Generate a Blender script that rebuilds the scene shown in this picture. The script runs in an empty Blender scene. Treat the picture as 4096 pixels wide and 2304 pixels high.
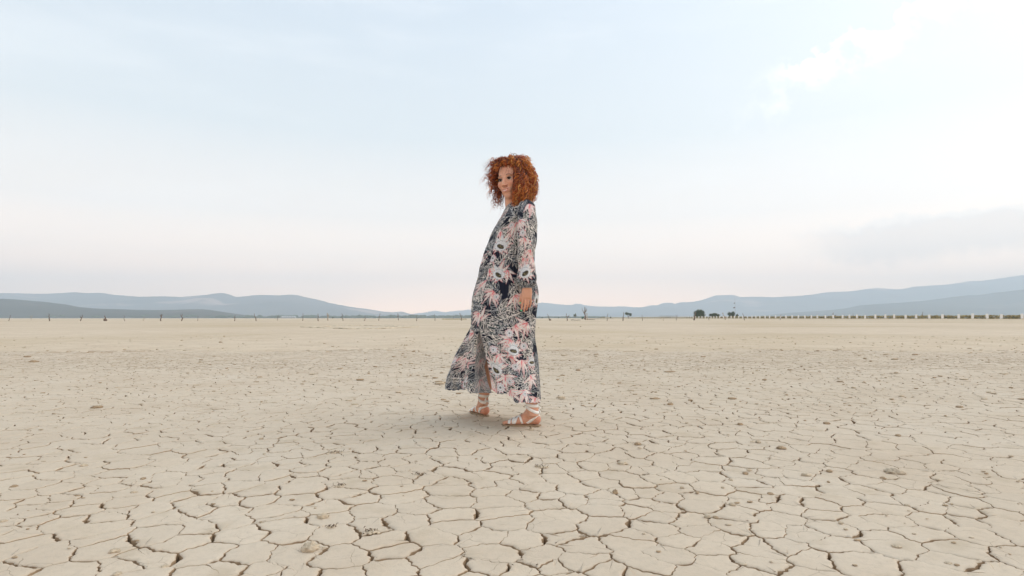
import bpy, math, random
import numpy as np
from mathutils import Vector, Matrix, noise as mnoise
from mathutils.geometry import delaunay_2d_cdt

rnd = random.Random(7)
rng = np.random.default_rng(7)
C = bpy.context.scene.collection
S = bpy.context.scene

# ------------------------------------------------------------------ camera
F = 2276.0            # focal length in pixels of the 4096 wide photograph
CAM_H = 0.68
HOR = 1272.0
PITCH = math.atan((HOR - 1152.0) / F)
cam_d = bpy.data.cameras.new('camera'); cam = bpy.data.objects.new('camera', cam_d); C.objects.link(cam)
cam_d.sensor_width = 36.0; cam_d.lens = 36.0 * F / 4096.0
cam_d.clip_start = 0.05; cam_d.clip_end = 60000
cam.location = (0, 0, CAM_H); cam.rotation_euler = (math.pi / 2 + PITCH, 0, 0)
S.camera = cam

# ------------------------------------------------------------------ sky, sun, exposure
SUN_AZ = math.radians(74)      # to the right of the view direction
SUN_EL = math.radians(36)
sun_dir = Vector((math.sin(SUN_AZ) * math.cos(SUN_EL), math.cos(SUN_AZ) * math.cos(SUN_EL), math.sin(SUN_EL)))
S.view_settings.view_transform = 'Standard'; S.view_settings.look = 'None'
S.view_settings.exposure = 0.54; S.view_settings.gamma = 1.0; S.view_settings.use_curve_mapping = False
S.cycles.use_denoising = True
S.cycles.volume_bounces = 1
S.cycles.max_bounces = 6; S.cycles.transparent_max_bounces = 8
sd = bpy.data.lights.new('sun', 'SUN'); so = bpy.data.objects.new('sun', sd); C.objects.link(so)
sd.energy = 0.95; sd.angle = math.radians(78); sd.color = (1.0, 0.90, 0.78)
so.rotation_euler = sun_dir.to_track_quat('Z', 'Y').to_euler()
so.location = (30, 15, 20)

W = bpy.data.worlds.new('World'); S.world = W; W.use_nodes = True


class NT:
    """small node-tree helper"""
    def __init__(s, tree):
        s.t = tree; s.n = tree.nodes; s.l = tree.links

    def node(s, typ, ins=None, **props):
        n = s.n.new(typ)
        for k, v in props.items(): setattr(n, k, v)
        for k, v in (ins or {}).items(): s.put(n.inputs[k], v)
        return n

    def put(s, sock, v):
        if isinstance(v, bpy.types.NodeSocket): s.l.new(v, sock)
        elif isinstance(v, bpy.types.Node): s.l.new(v.outputs[0], sock)
        else: sock.default_value = v

    def m(s, op, a, b=0.0, c=None, clamp=False):
        n = s.n.new('ShaderNodeMath'); n.operation = op; n.use_clamp = clamp
        s.put(n.inputs[0], a); s.put(n.inputs[1], b)
        if c is not None: s.put(n.inputs[2], c)
        return n.outputs[0]

    def smooth(s, x, a, b, lo=0.0, hi=1.0):
        n = s.n.new('ShaderNodeMapRange'); n.interpolation_type = 'SMOOTHSTEP'
        s.put(n.inputs['Value'], x); s.put(n.inputs['From Min'], a); s.put(n.inputs['From Max'], b)
        s.put(n.inputs['To Min'], lo); s.put(n.inputs['To Max'], hi)
        return n.outputs[0]

    def mix(s, f, a, b, blend='MIX'):
        n = s.n.new('ShaderNodeMix'); n.data_type = 'RGBA'; n.blend_type = blend
        s.put(n.inputs['Factor'], f)
        s.put(n.inputs[6], a if not isinstance(a, tuple) or len(a) == 4 else (*a, 1))
        s.put(n.inputs[7], b if not isinstance(b, tuple) or len(b) == 4 else (*b, 1))
        return n.outputs[2]

    def ramp(s, f, stops, interp='LINEAR'):
        n = s.n.new('ShaderNodeValToRGB'); n.color_ramp.interpolation = interp
        el = n.color_ramp.elements
        while len(el) < len(stops): el.new(0.5)
        for e, (p, c) in zip(el, stops):
            e.position = p; e.color = (*c, 1) if len(c) == 3 else c
        s.put(n.inputs[0], f)
        return n.outputs[0]

    def noise(s, vec, scale, detail=3.0, rough=0.5, dist=0.0):
        n = s.n.new('ShaderNodeTexNoise')
        s.put(n.inputs['Vector'], vec); n.inputs['Scale'].default_value = scale
        n.inputs['Detail'].default_value = detail; n.inputs['Roughness'].default_value = rough
        n.inputs['Distortion'].default_value = dist
        return n.outputs['Fac']


def build_world():
    g = NT(W.node_tree); g.n.clear()
    out = g.node('ShaderNodeOutputWorld')
    bg = g.node('ShaderNodeBackground', {'Strength': 0.1})
    sky = g.node('ShaderNodeTexSky', sky_type='NISHITA', sun_disc=False)
    sky.sun_elevation = SUN_EL; sky.sun_rotation = SUN_AZ
    sky.air_density = 1.0; sky.dust_density = 3.0; sky.ozone_density = 1.0
    tc = g.node('ShaderNodeTexCoord')
    d = tc.outputs['Generated']
    sp = g.node('ShaderNodeSeparateXYZ', {0: d}); x, y, z = sp.outputs[:]
    # thin high veil over the whole sky, warmer and paler towards the horizon
    veil = g.ramp(z, [(0.0, (2.9, 1.75, 1.08)), (0.045, (2.2, 1.44, 0.97)), (0.10, (1.33, 1.04, 0.84)), (0.17, (0.88, 0.81, 0.755)),
                      (0.30, (0.60, 0.655, 0.69)), (0.50, (0.50, 0.58, 0.665)), (1.0, (0.48, 0.57, 0.68))])
    dt = g.node('ShaderNodeVectorMath', {0: d, 1: tuple(sun_dir)}, operation='DOT_PRODUCT').outputs['Value']
    dp = g.m('MAXIMUM', dt, 0.0)
    glow1 = g.m('POWER', dp, 3.0); glow2 = g.m('POWER', dp, 14.0)
    gl = g.m('ADD', g.m('MULTIPLY', glow1, 0.33), g.m('MULTIPLY', glow2, 0.25))
    veil = g.mix(1.0, veil, g.mix(1.0, (1.0, 0.93, 0.83), gl, 'MULTIPLY'), 'ADD')
    # clouds
    az = g.m('DIVIDE', x, g.m('MAXIMUM', y, 0.08)); el = g.m('DIVIDE', z, g.m('MAXIMUM', y, 0.08))
    cv = g.node('ShaderNodeCombineXYZ', {0: az, 1: el, 2: 0.0}).outputs[0]
    n1 = g.noise(cv, 5.0, 6.0, 0.6); n2 = g.noise(cv, 14.0, 6.0, 0.62)
    nn = g.m('ADD', g.m('MULTIPLY', g.m('SUBTRACT', n1, 0.5), 0.16), g.m('MULTIPLY', g.m('SUBTRACT', n2, 0.5), 0.16))
    front = g.smooth(y, 0.15, 0.35)
    # long bright bank climbing to the upper right, crisp top edge and soft underside
    line = g.m('SUBTRACT', g.m('SUBTRACT', el, 0.445), g.m('MULTIPLY', g.m('SUBTRACT', az, 0.50), 0.47))
    q = g.m('ADD', line, nn)
    top = g.smooth(q, 0.020, 0.008)
    low = g.smooth(q, -0.080, 0.0)
    left = g.smooth(g.m('ADD', az, nn), 0.40, 0.58)
    bank = g.m('MULTIPLY', g.m('MULTIPLY', top, low), g.m('MULTIPLY', left, front))
    gap = g.smooth(g.m('ADD', g.m('MULTIPLY', n1, 0.5), g.m('MULTIPLY', n2, 0.5)), 0.40, 0.54)
    bank = g.m('MULTIPLY', bank, gap)
    veil = g.mix(g.m('MULTIPLY', bank, 0.95), veil, (1.05, 1.03, 1.01))
    # low grey bank above the hills on the right
    r = g.m('ADD', g.m('SUBTRACT', el, g.m('MULTIPLY', g.m('SUBTRACT', az, 0.66), 0.10)), g.m('MULTIPLY', nn, 0.45))
    t2 = g.smooth(r, 0.168, 0.158); b2 = g.smooth(r, 0.085, 0.125)
    rim = g.m('MULTIPLY', g.smooth(r, 0.178, 0.168), g.smooth(r, 0.150, 0.166))
    l2 = g.smooth(g.m('ADD', az, g.m('MULTIPLY', nn, 1.2)), 0.44, 0.66)
    lowb = g.m('MULTIPLY', g.m('MULTIPLY', t2, b2), g.m('MULTIPLY', l2, front))
    veil = g.mix(g.m('MULTIPLY', lowb, 0.5), veil, (0.72, 0.655, 0.63))
    veil = g.mix(g.m('MULTIPLY', g.m('MULTIPLY', rim, l2), g.m('MULTIPLY', front, 0.5)), veil, (0.9, 0.87, 0.84))
    # faint streaks elsewhere
    st = g.noise(g.node('ShaderNodeMapping', {0: d, 'Scale': (1.2, 1.2, 6.0)}).outputs[0], 2.2, 4.0, 0.55)
    veil = g.mix(g.smooth(st, 0.45, 0.75, 0.0, 0.22), veil, (0.90, 0.90, 0.90))
    big = g.node('ShaderNodeVectorMath', {0: veil, 'Scale': 10.0}, operation='SCALE').outputs[0]
    col = g.mix(0.96, sky.outputs[0], big)
    g.put(bg.inputs['Color'], col)
    g.put(out.inputs['Surface'], bg)


build_world()


# ------------------------------------------------------------------ helpers
fwd = np.array([0, math.cos(PITCH), math.sin(PITCH)]); upv = np.array([0, -math.sin(PITCH), math.cos(PITCH)])


def P(px, py, Y):
    """the point at distance Y (metres along +y) that shows at pixel px, py"""
    d = fwd + np.array([1, 0, 0]) * (px - 2048) / F + upv * (1152 - py) / F
    return np.array([0, 0, CAM_H]) + d * (Y / d[1])


def G(px, py):
    """the ground point that shows at pixel px, py"""
    d = fwd + np.array([1, 0, 0]) * (px - 2048) / F + upv * (1152 - py) / F
    return np.array([0, 0, CAM_H]) + d * (-CAM_H / d[2])


def proj(p):
    """world points (n,3) -> pixels"""
    q = np.atleast_2d(p) - np.array([0, 0, CAM_H])
    d = q @ fwd
    return np.stack([2048 + F * q[:, 0] / d, 1152 - F * (q @ upv) / d], 1)


def new_mesh(name, v, faces, mats=(), mi=None, smooth=True, cols=None):
    me = bpy.data.meshes.new(name)
    v = np.asarray(v, dtype=np.float64)
    if isinstance(faces, np.ndarray):
        n, k = faces.shape
        me.vertices.add(len(v)); me.vertices.foreach_set('co', v.ravel())
        me.loops.add(n * k); me.loops.foreach_set('vertex_index', faces.ravel().astype(np.int32))
        me.polygons.add(n)
        me.polygons.foreach_set('loop_start', np.arange(0, n * k, k, dtype=np.int32))
        me.polygons.foreach_set('loop_total', np.full(n, k, dtype=np.int32))
        me.update(calc_edges=True)
    else:
        me.from_pydata(v.tolist(), [], faces)
        me.update()
    for m in mats: me.materials.append(m)
    if mi is not None: me.polygons.foreach_set('material_index', np.asarray(mi, dtype=np.int32))
    me.polygons.foreach_set('use_smooth', np.full(len(me.polygons), smooth, dtype=bool))
    if cols is not None:
        a = me.color_attributes.new('tint', 'FLOAT_COLOR', 'POINT')
        c = np.ones((len(v), 4)); c[:, :3] = cols
        a.data.foreach_set('color', c.astype(np.float32).ravel())
    return me


def obj(name, me, parent=None, loc=(0, 0, 0), rotz=0.0):
    o = bpy.data.objects.new(name, me); C.objects.link(o)
    o.location = loc; o.rotation_euler = (0, 0, rotz)
    if parent is not None: o.parent = parent
    return o


def tag(o, label=None, cat=None, group=None, kind=None):
    if label: o['label'] = label
    if cat: o['category'] = cat
    if group: o['group'] = group
    if kind: o['kind'] = kind
    return o


def thing(name, loc, label, cat, group=None):
    o = bpy.data.objects.new(name, None); C.objects.link(o)
    o.location = loc; o.empty_display_size = 0.1
    return tag(o, label, cat, group)


def tube(pts, rad, n=8, cap=True, rot=0.0, flat=None):
    """closed tapered tube through pts; rad scalar list or list of (ra, rb); flat = reference direction of ra"""
    pts = np.asarray(pts, float); m = len(pts)
    rad = np.array([(q, q) if np.isscalar(q) else tuple(q) for q in rad], float)
    t = np.gradient(pts, axis=0); t /= np.linalg.norm(t, axis=1)[:, None] + 1e-12
    ref = np.array(flat if flat is not None else (0, 1, 0) if abs(t[0][1]) < 0.9 else (1, 0, 0), float)
    a = []; cur = ref
    for i in range(m):
        base = ref if flat is not None else cur
        u = base - t[i] * (base @ t[i]); u /= np.linalg.norm(u) + 1e-12
        a.append(u); cur = u
    a = np.array(a); b = np.cross(t, a)
    th = np.linspace(0, 2 * math.pi, n, endpoint=False) + rot
    v = pts[:, None] + a[:, None] * (np.cos(th)[None, :, None] * rad[:, 0][:, None, None]) + b[:, None] * (np.sin(th)[None, :, None] * rad[:, 1][:, None, None])
    v = v.reshape(-1, 3)
    i = np.arange(m - 1)[:, None] * n; j = np.arange(n)[None, :]; j2 = (j + 1) % n
    f = np.stack([i + j, i + j2, i + n + j2, i + n + j], -1).reshape(-1, 4)
    if not cap: return v, f
    v = np.vstack([v, pts[0] - t[0] * rad[0].min() * 0.4, pts[-1] + t[-1] * rad[-1].min() * 0.4])
    c0, c1 = len(v) - 2, len(v) - 1
    jj = np.arange(n)
    f0 = np.stack([(jj + 1) % n, jj, np.full(n, c0), np.full(n, c0)], -1)
    f1 = np.stack([(m - 1) * n + jj, (m - 1) * n + (jj + 1) % n, np.full(n, c1), np.full(n, c1)], -1)
    return v, [list(map(int, q)) for q in f] + [list(map(int, q[:3])) for q in np.vstack([f0, f1])]


class MB:
    """collects pieces into one mesh"""
    def __init__(s): s.v = []; s.f = []; s.n = 0; s.mi = []; s.c = []

    def add(s, v, f, mi=0, c=None):
        v = np.asarray(v, float)
        s.v.append(v); k = s.n
        fl = f.tolist() if isinstance(f, np.ndarray) else f
        s.f += [[i + k for i in q] for q in fl]
        s.mi += [mi] * len(fl); s.n += len(v)
        if c is not None: s.c.append(np.broadcast_to(np.asarray(c, float), (len(v), 3)))
        return s

    def tube(s, pts, rad, n=8, mi=0, c=None, **k):
        v, f = tube(pts, rad, n, **k); return s.add(v, f, mi, c)

    def box(s, lo, hi, mi=0, c=None):
        x0, y0, z0 = lo; x1, y1, z1 = hi
        v = [(x0, y0, z0), (x1, y0, z0), (x1, y1, z0), (x0, y1, z0), (x0, y0, z1), (x1, y0, z1), (x1, y1, z1), (x0, y1, z1)]
        f = [[0, 3, 2, 1], [4, 5, 6, 7], [0, 1, 5, 4], [1, 2, 6, 5], [2, 3, 7, 6], [3, 0, 4, 7]]
        return s.add(v, f, mi, c)

    def mesh(s, name, mats, smooth=True):
        return new_mesh(name, np.vstack(s.v), s.f, mats, s.mi, smooth, np.vstack(s.c) if s.c else None)


def blob(seed, r=(1, 1, 1), nu=14, nv=9, amp=0.25, freq=1.6, flat_bottom=None):
    """uneven closed lump"""
    v = []; off = Vector((seed * 3.7, seed * 1.9, seed * 5.1))
    for i in range(nv + 1):
        ph = math.pi * i / nv
        for j in range(nu):
            th = 2 * math.pi * j / nu
            d = Vector((math.sin(ph) * math.cos(th), math.sin(ph) * math.sin(th), math.cos(ph)))
            k = 1 + amp * mnoise.fractal(d * freq + off, 0.8, 2.0, 3)
            p = (d.x * r[0] * k, d.y * r[1] * k, d.z * r[2] * k)
            if flat_bottom is not None: p = (p[0], p[1], max(p[2], flat_bottom))
            v.append(p)
    f = [[i * nu + j, (i + 1) * nu + j, (i + 1) * nu + (j + 1) % nu, i * nu + (j + 1) % nu] for i in range(nv) for j in range(nu)]
    return np.array(v), f


# ------------------------------------------------------------------ materials
def mat(name):
    m = bpy.data.materials.new(name); m.use_nodes = True
    g = NT(m.node_tree)
    return m, g, g.n['Principled BSDF']


def simple(name, col, rough=0.8, var=0.15, scale=8.0, bump=0.0, spec=0.3):
    m, g, b = mat(name)
    tc = g.node('ShaderNodeTexCoord').outputs['Object']
    n = g.noise(tc, scale, 4.0, 0.6)
    c2 = tuple(min(1, c * (1 + var)) for c in col); c1 = tuple(c * (1 - var) for c in col)
    g.put(b.inputs['Base Color'], g.ramp(n, [(0.3, c1), (0.7, c2)]))
    b.inputs['Roughness'].default_value = rough
    b.inputs['Specular IOR Level'].default_value = spec
    if bump:
        bp = g.node('ShaderNodeBump', {'Height': n, 'Strength': 0.6, 'Distance': bump}); g.put(b.inputs['Normal'], bp)
    return m


def mud_material():
    m, g, b = mat('dry_mud')
    pos = g.node('ShaderNodeNewGeometry').outputs['Position']
    big = g.noise(pos, 0.11, 3.0, 0.55); mid = g.noise(pos, 1.3, 4.0, 0.6); fine = g.noise(pos, 38.0, 5.0, 0.65)
    speck = g.noise(pos, 160.0, 2.0, 0.6)
    c = g.ramp(mid, [(0.25, (0.57, 0.455, 0.335)), (0.5, (0.63, 0.52, 0.395)), (0.75, (0.67, 0.57, 0.45))])
    c = g.mix(g.smooth(big, 0.42, 0.68, 0.0, 0.35), c, (0.50, 0.40, 0.27))
    c = g.mix(g.smooth(fine, 0.42, 0.72, 0.0, 0.28), c, (0.44, 0.37, 0.28))
    c = g.mix(g.smooth(speck, 0.62, 0.74, 0.0, 0.30), c, (0.32, 0.24, 0.16))
    c = g.mix(g.node('ShaderNodeMapRange', {'Value': g.node('ShaderNodeObjectInfo').outputs['Random'], 'To Min': 0.0, 'To Max': 0.22}).outputs[0], c, (0.50, 0.42, 0.33))
    stain = g.noise(pos, 5.5, 3.0, 0.5)
    c = g.mix(g.smooth(stain, 0.55, 0.74, 0.0, 0.42), c, (0.46, 0.365, 0.25))
    # hairline cracks on the plates
    wv = g.node('ShaderNodeVectorMath', {0: pos, 1: g.node('ShaderNodeVectorMath', {0: g.node('ShaderNodeTexNoise', {'Vector': pos, 'Scale': 14.0}).outputs['Color'], 'Scale': 0.05}, operation='SCALE').outputs[0]}, operation='ADD').outputs[0]
    vo = g.node('ShaderNodeTexVoronoi', {'Vector': wv, 'Scale': 9.0}, feature='DISTANCE_TO_EDGE', voronoi_dimensions='2D').outputs['Distance']
    hm = g.m('MULTIPLY', g.smooth(vo, 0.010, 0.002), g.smooth(g.noise(pos, 4.0, 2.0), 0.52, 0.62))
    c = g.mix(g.m('MULTIPLY', hm, 0.55), c, (0.27, 0.20, 0.13))
    g.put(b.inputs['Base Color'], c)
    b.inputs['Roughness'].default_value = 0.95; b.inputs['Specular IOR Level'].default_value = 0.15
    h = g.m('ADD', g.m('MULTIPLY', fine, 1.0), g.m('MULTIPLY', speck, 0.35))
    h = g.m('SUBTRACT', h, g.m('MULTIPLY', hm, 0.8))
    g.put(b.inputs['Normal'], g.node('ShaderNodeBump', {'Height': h, 'Strength': 0.55, 'Distance': 0.004}))
    return m


def far_mud_material():
    """ground sheet: same soil, cracks too far away to be built one by one"""
    m, g, b = mat('lakebed_soil')
    pos = g.node('ShaderNodeNewGeometry').outputs['Position']
    sp = g.node('ShaderNodeSeparateXYZ', {0: pos})
    big = g.noise(pos, 0.05, 4.0, 0.55); mid = g.noise(pos, 0.9, 4.0, 0.6)
    strt = g.noise(g.node('ShaderNodeMapping', {0: pos, 'Scale': (0.25, 1.0, 1.0)}).outputs[0], 0.12, 4.0, 0.6)
    c = g.ramp(mid, [(0.25, (0.57, 0.45, 0.325)), (0.5, (0.625, 0.51, 0.38)), (0.75, (0.665, 0.56, 0.43))])
    c = g.mix(g.smooth(big, 0.40, 0.66, 0.0, 0.6), c, (0.50, 0.385, 0.24))
    c = g.mix(g.smooth(strt, 0.5, 0.7, 0.0, 0.35), c, (0.46, 0.365, 0.25))
    wv = g.node('ShaderNodeVectorMath', {0: pos, 1: g.node('ShaderNodeVectorMath', {0: g.node('ShaderNodeTexNoise', {'Vector': pos, 'Scale': 3.0}).outputs['Color'], 'Scale': 0.18}, operation='SCALE').outputs[0]}, operation='ADD').outputs[0]
    vo = g.node('ShaderNodeTexVoronoi', {'Vector': wv, 'Scale': 4.6}, feature='DISTANCE_TO_EDGE', voronoi_dimensions='2D').outputs['Distance']
    mask = g.smooth(g.noise(pos, 1.7, 3.0), 0.44, 0.60)
    cr = g.m('MULTIPLY', g.smooth(vo, 0.06, 0.02), mask)
    cr = g.m('MULTIPLY', cr, g.smooth(sp.outputs[2], -0.012, -0.003))
    c = g.mix(g.m('MULTIPLY', cr, 0.5), c, (0.26, 0.19, 0.12))
    fl = g.noise(g.node('ShaderNodeMapping', {0: pos, 'Scale': (1.0, 0.6, 1.0)}).outputs[0], 6.0, 3.0, 0.6)
    dens = g.smooth(g.noise(pos, 0.12, 2.0), 0.35, 0.65, 0.74, 0.60)
    flk = g.node('ShaderNodeMapRange', {'Value': fl, 'From Min': dens, 'From Max': g.m('ADD', dens, 0.05)}).outputs[0]
    c = g.mix(g.m('MULTIPLY', flk, 0.6), c, (0.34, 0.25, 0.16))
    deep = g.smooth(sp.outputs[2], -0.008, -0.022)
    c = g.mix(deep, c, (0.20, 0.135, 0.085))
    g.put(b.inputs['Base Color'], c)
    b.inputs['Roughness'].default_value = 0.95; b.inputs['Specular IOR Level'].default_value = 0.12
    h = g.m('SUBTRACT', g.m('MULTIPLY', mid, 0.6), cr)
    g.put(b.inputs['Normal'], g.node('ShaderNodeBump', {'Height': h, 'Strength': 0.5, 'Distance': 0.02}))
    return m


M_mud = mud_material()
M_far = far_mud_material()
M_wall = simple('crack_wall_soil', (0.36, 0.25, 0.155), 0.95, 0.25, 60.0, 0.003, 0.1)

# ------------------------------------------------------------------ ground sheet
def graded(a, b, step, lim_lo, lim_hi):
    mid = list(np.arange(a, b + 1e-6, step))
    hi = []; s = step; x = mid[-1]
    while x < lim_hi: s *= 1.35; x += s; hi.append(min(x, lim_hi))
    lo = []; s = step; x = mid[0]
    while x > lim_lo: s *= 1.35; x -= s; lo.append(max(x, lim_lo))
    return np.array(lo[::-1] + mid + hi)


R0, R1 = 6.0, 10.2        # cracks get shallower between these distances


def sheet_z(x, y):
    inside = np.clip((1.02 * y + 0.80 - np.abs(x)) / 0.25, 0, 1) * np.clip((y - 1.15) / 0.25, 0, 1)
    t = np.clip((y - R0) / (R1 - R0), 0, 1); t = t * t * (3 - 2 * t)
    return -0.0015 - inside * (0.051 * (1 - t) + 0.0045 * np.clip((12.9 - y) / 1.5, 0, 1))


def top_z(x, y):
    return 0.004 * math.sin(x * 1.3 + 0.5 * math.sin(y * 0.9)) * math.sin(y * 1.1 + 1.0)


gx = graded(-16, 16, 0.25, -10300, 10300); gy = graded(0.4, 16, 0.25, -1400, 9250)
XX, YY = np.meshgrid(gx, gy)
ZZ = sheet_z(XX, YY)
nx, ny = len(gx), len(gy)
i, j = np.meshgrid(np.arange(ny - 1), np.arange(nx - 1), indexing='ij')
k = (i * nx + j).ravel()
ground = obj('ground', new_mesh('ground', np.stack([XX, YY, ZZ], -1).reshape(-1, 3), np.stack([k, k + 1, k + nx + 1, k + nx], 1), [M_far]))
tag(ground, 'pale beige bed of a dried-out lake reaching to the horizon', kind='structure')


# ------------------------------------------------------------------ mud plates
def build_plates():
    ymax = 12.6
    sp2 = 0.130
    pts = []
    row = 0; y = 0.75
    while y < ymax + 0.3:
        half = 1.02 * y + 1.15
        x = -half + (row % 2) * sp2 / 2
        while x < half:
            pts.append((x + rnd.uniform(-0.40, 0.40) * sp2, y + rnd.uniform(-0.40, 0.40) * sp2)); x += sp2
        y += sp2 * 0.87; row += 1
    # warp so that the cracks run in long curves
    pa = np.array(pts)
    pa = pa + 0.09 * np.stack([np.sin(pa[:, 1] * 3.1 + 1.7 * np.sin(pa[:, 0] * 1.7)), np.sin(pa[:, 0] * 2.7 + 1.9 * np.sin(pa[:, 1] * 2.1))], 1)
    coarse = []
    cs = 0.194; y = 0.5; row = 0
    while y < ymax + 1:
        half = 1.02 * y + 1.8; x = -half + (row % 2) * cs / 2
        while x < half:
            coarse.append((x + rnd.uniform(-0.42, 0.42) * cs, y + rnd.uniform(-0.42, 0.42) * cs)); x += cs
        y += cs * 0.87; row += 1
    coarse = np.array(coarse)
    ca = coarse
    group = np.empty(len(pa), int)
    for s in range(0, len(pa), 500):
        dd = ((pa[s:s + 500, None] - ca[None]) ** 2).sum(-1); group[s:s + 500] = dd.argmin(1)
    res = delaunay_2d_cdt([Vector(p) for p in pa.tolist()], [], [], 0, 1e-6)
    vv = np.array([tuple(v) for v in res[0]]); tri = np.array([t for t in res[2]])
    orig = [o[0] if o else -1 for o in res[3]]
    A, B, D = vv[tri[:, 0]], vv[tri[:, 1]], vv[tri[:, 2]]
    dn = 2 * (A[:, 0] * (B[:, 1] - D[:, 1]) + B[:, 0] * (D[:, 1] - A[:, 1]) + D[:, 0] * (A[:, 1] - B[:, 1]))
    a2, b2, d2 = (A ** 2).sum(1), (B ** 2).sum(1), (D ** 2).sum(1)
    cx = (a2 * (B[:, 1] - D[:, 1]) + b2 * (D[:, 1] - A[:, 1]) + d2 * (A[:, 1] - B[:, 1])) / dn
    cy = (a2 * (D[:, 0] - B[:, 0]) + b2 * (A[:, 0] - D[:, 0]) + d2 * (B[:, 0] - A[:, 0])) / dn
    cc = np.stack([cx, cy], 1)
    # merge circumcentres with centroids a little: removes very short edges
    cc = cc * 0.75 + (A + B + D) / 3 * 0.25
    incident = [[] for _ in range(len(vv))]
    edge = {}
    for t, (a, b, c) in enumerate(tri):
        for q in (a, b, c): incident[q].append(t)
        for p, q in ((a, b), (b, c), (c, a)):
            edge.setdefault((min(p, q), max(p, q)), []).append(t)
    vor = {}       # (tri, tri) -> edge data
    er = random.Random(3)
    nodew = {}
    for (p, q), ts in edge.items():
        if len(ts) != 2: continue
        t0, t1 = sorted(ts)
        prim = group[orig[p]] != group[orig[q]]
        xm, ym = (cc[t0] + cc[t1]) / 2
        reg = 0.75 + 0.5 * (0.5 + 0.5 * math.sin(xm * 0.9 + 2 * math.sin(ym * 0.7)))
        if prim:
            w = er.choice([0.0026, 0.0038, 0.005, 0.006, 0.008, 0.0115]) * reg
            if er.random() < 0.04: w = 0.0015
        else:
            w = er.choice([0, 0.001, 0.002, 0.0028, 0.0035, 0.005]) * reg
        if ym > 2.5: w *= min(1.9, 1 + (ym - 2.5) * 0.14) * (1 - .4 * min(1, max(0, ym - 9.0) / 3.0))
        vor[(t0, t1)] = w
        for t in (t0, t1): nodew.setdefault(t, []).append(w)
    nodew = {t: (sum(ws) / len(ws)) * 0.72 for t, ws in nodew.items()}
    lines = {}
    for (t0, t1), w in vor.items():
        a, b = cc[t0], cc[t1]; L = float(np.hypot(*(b - a)))
        ym = (a[1] + b[1]) / 2
        step = 0.010 if ym < 3.0 else 0.019 if ym < 5.0 else 0.045 if ym < 8 else 0.085
        n = max(2, int(L / step) + 1)
        t = np.linspace(0, 1, n + 1)
        dx, dy = b - a; nrm = np.array([-dy, dx]) / (L + 1e-9)
        off = er.uniform(-0.10, 0.10) * L * np.sin(np.pi * t)
        fade = np.sin(np.pi * t) ** 0.5
        ph = [er.uniform(0, 6.28) for _ in range(4)]
        off = off + fade * (0.0030 * np.sin(t * L * 95 + ph[0]) + 0.0022 * np.sin(t * L * 210 + ph[1]) + (0.0014 * np.sin(t * L * 430 + ph[2]) if ym < 5.5 else 0))
        pl = a[None] + (b - a)[None] * t[:, None] + nrm[None] * off[:, None]
        w0, w1 = nodew[t0], nodew[t1]
        s0 = np.clip(1 - t / 0.35, 0, 1) ** 2; s1 = np.clip(1 - (1 - t) / 0.35, 0, 1) ** 2
        ww = w * (1 - s0 - s1) * (1 + 0.35 * np.sin(t * L * 60 + ph[3])) + w0 * s0 + w1 * s1
        lines[(t0, t1)] = (pl, np.clip(ww, 0.0, 0.03))
    cells = []
    for c in range(len(vv)):
        ts = incident[c]
        ctr = vv[c]
        if len(ts) < 4: continue
        ts = sorted(ts, key=lambda t: math.atan2(cc[t][1] - ctr[1], cc[t][0] - ctr[0]))
        ok = True; poly = []; wid = []
        for a, b in zip(ts, ts[1:] + ts[:1]):
            kk = (min(a, b), max(a, b))
            if kk not in lines: ok = False; break
            pl, ww = lines[kk]
            if a > b: pl, ww = pl[::-1], ww[::-1]
            poly.append(pl[:-1]); wid.append(ww[:-1])
        if not ok: continue
        poly = np.vstack(poly); wid = np.concatenate(wid)
        x, y = poly[:, 0], poly[:, 1]
        area = 0.5 * float(np.sum(x * np.roll(y, -1) - y * np.roll(x, -1)))
        if area < 0.002 or area > 0.2: continue
        ym = ctr[1]
        if ym < 0.95 or ym > 11.5 + 0.8 * mnoise.noise(Vector((ctr[0] * .5, ctr[1] * .5, 2))) + 0.9 * er.random() or abs(ctr[0]) > 1.02 * ym + 1.2: continue
        cells.append((ctr, poly, wid, area))
    return cells


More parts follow.
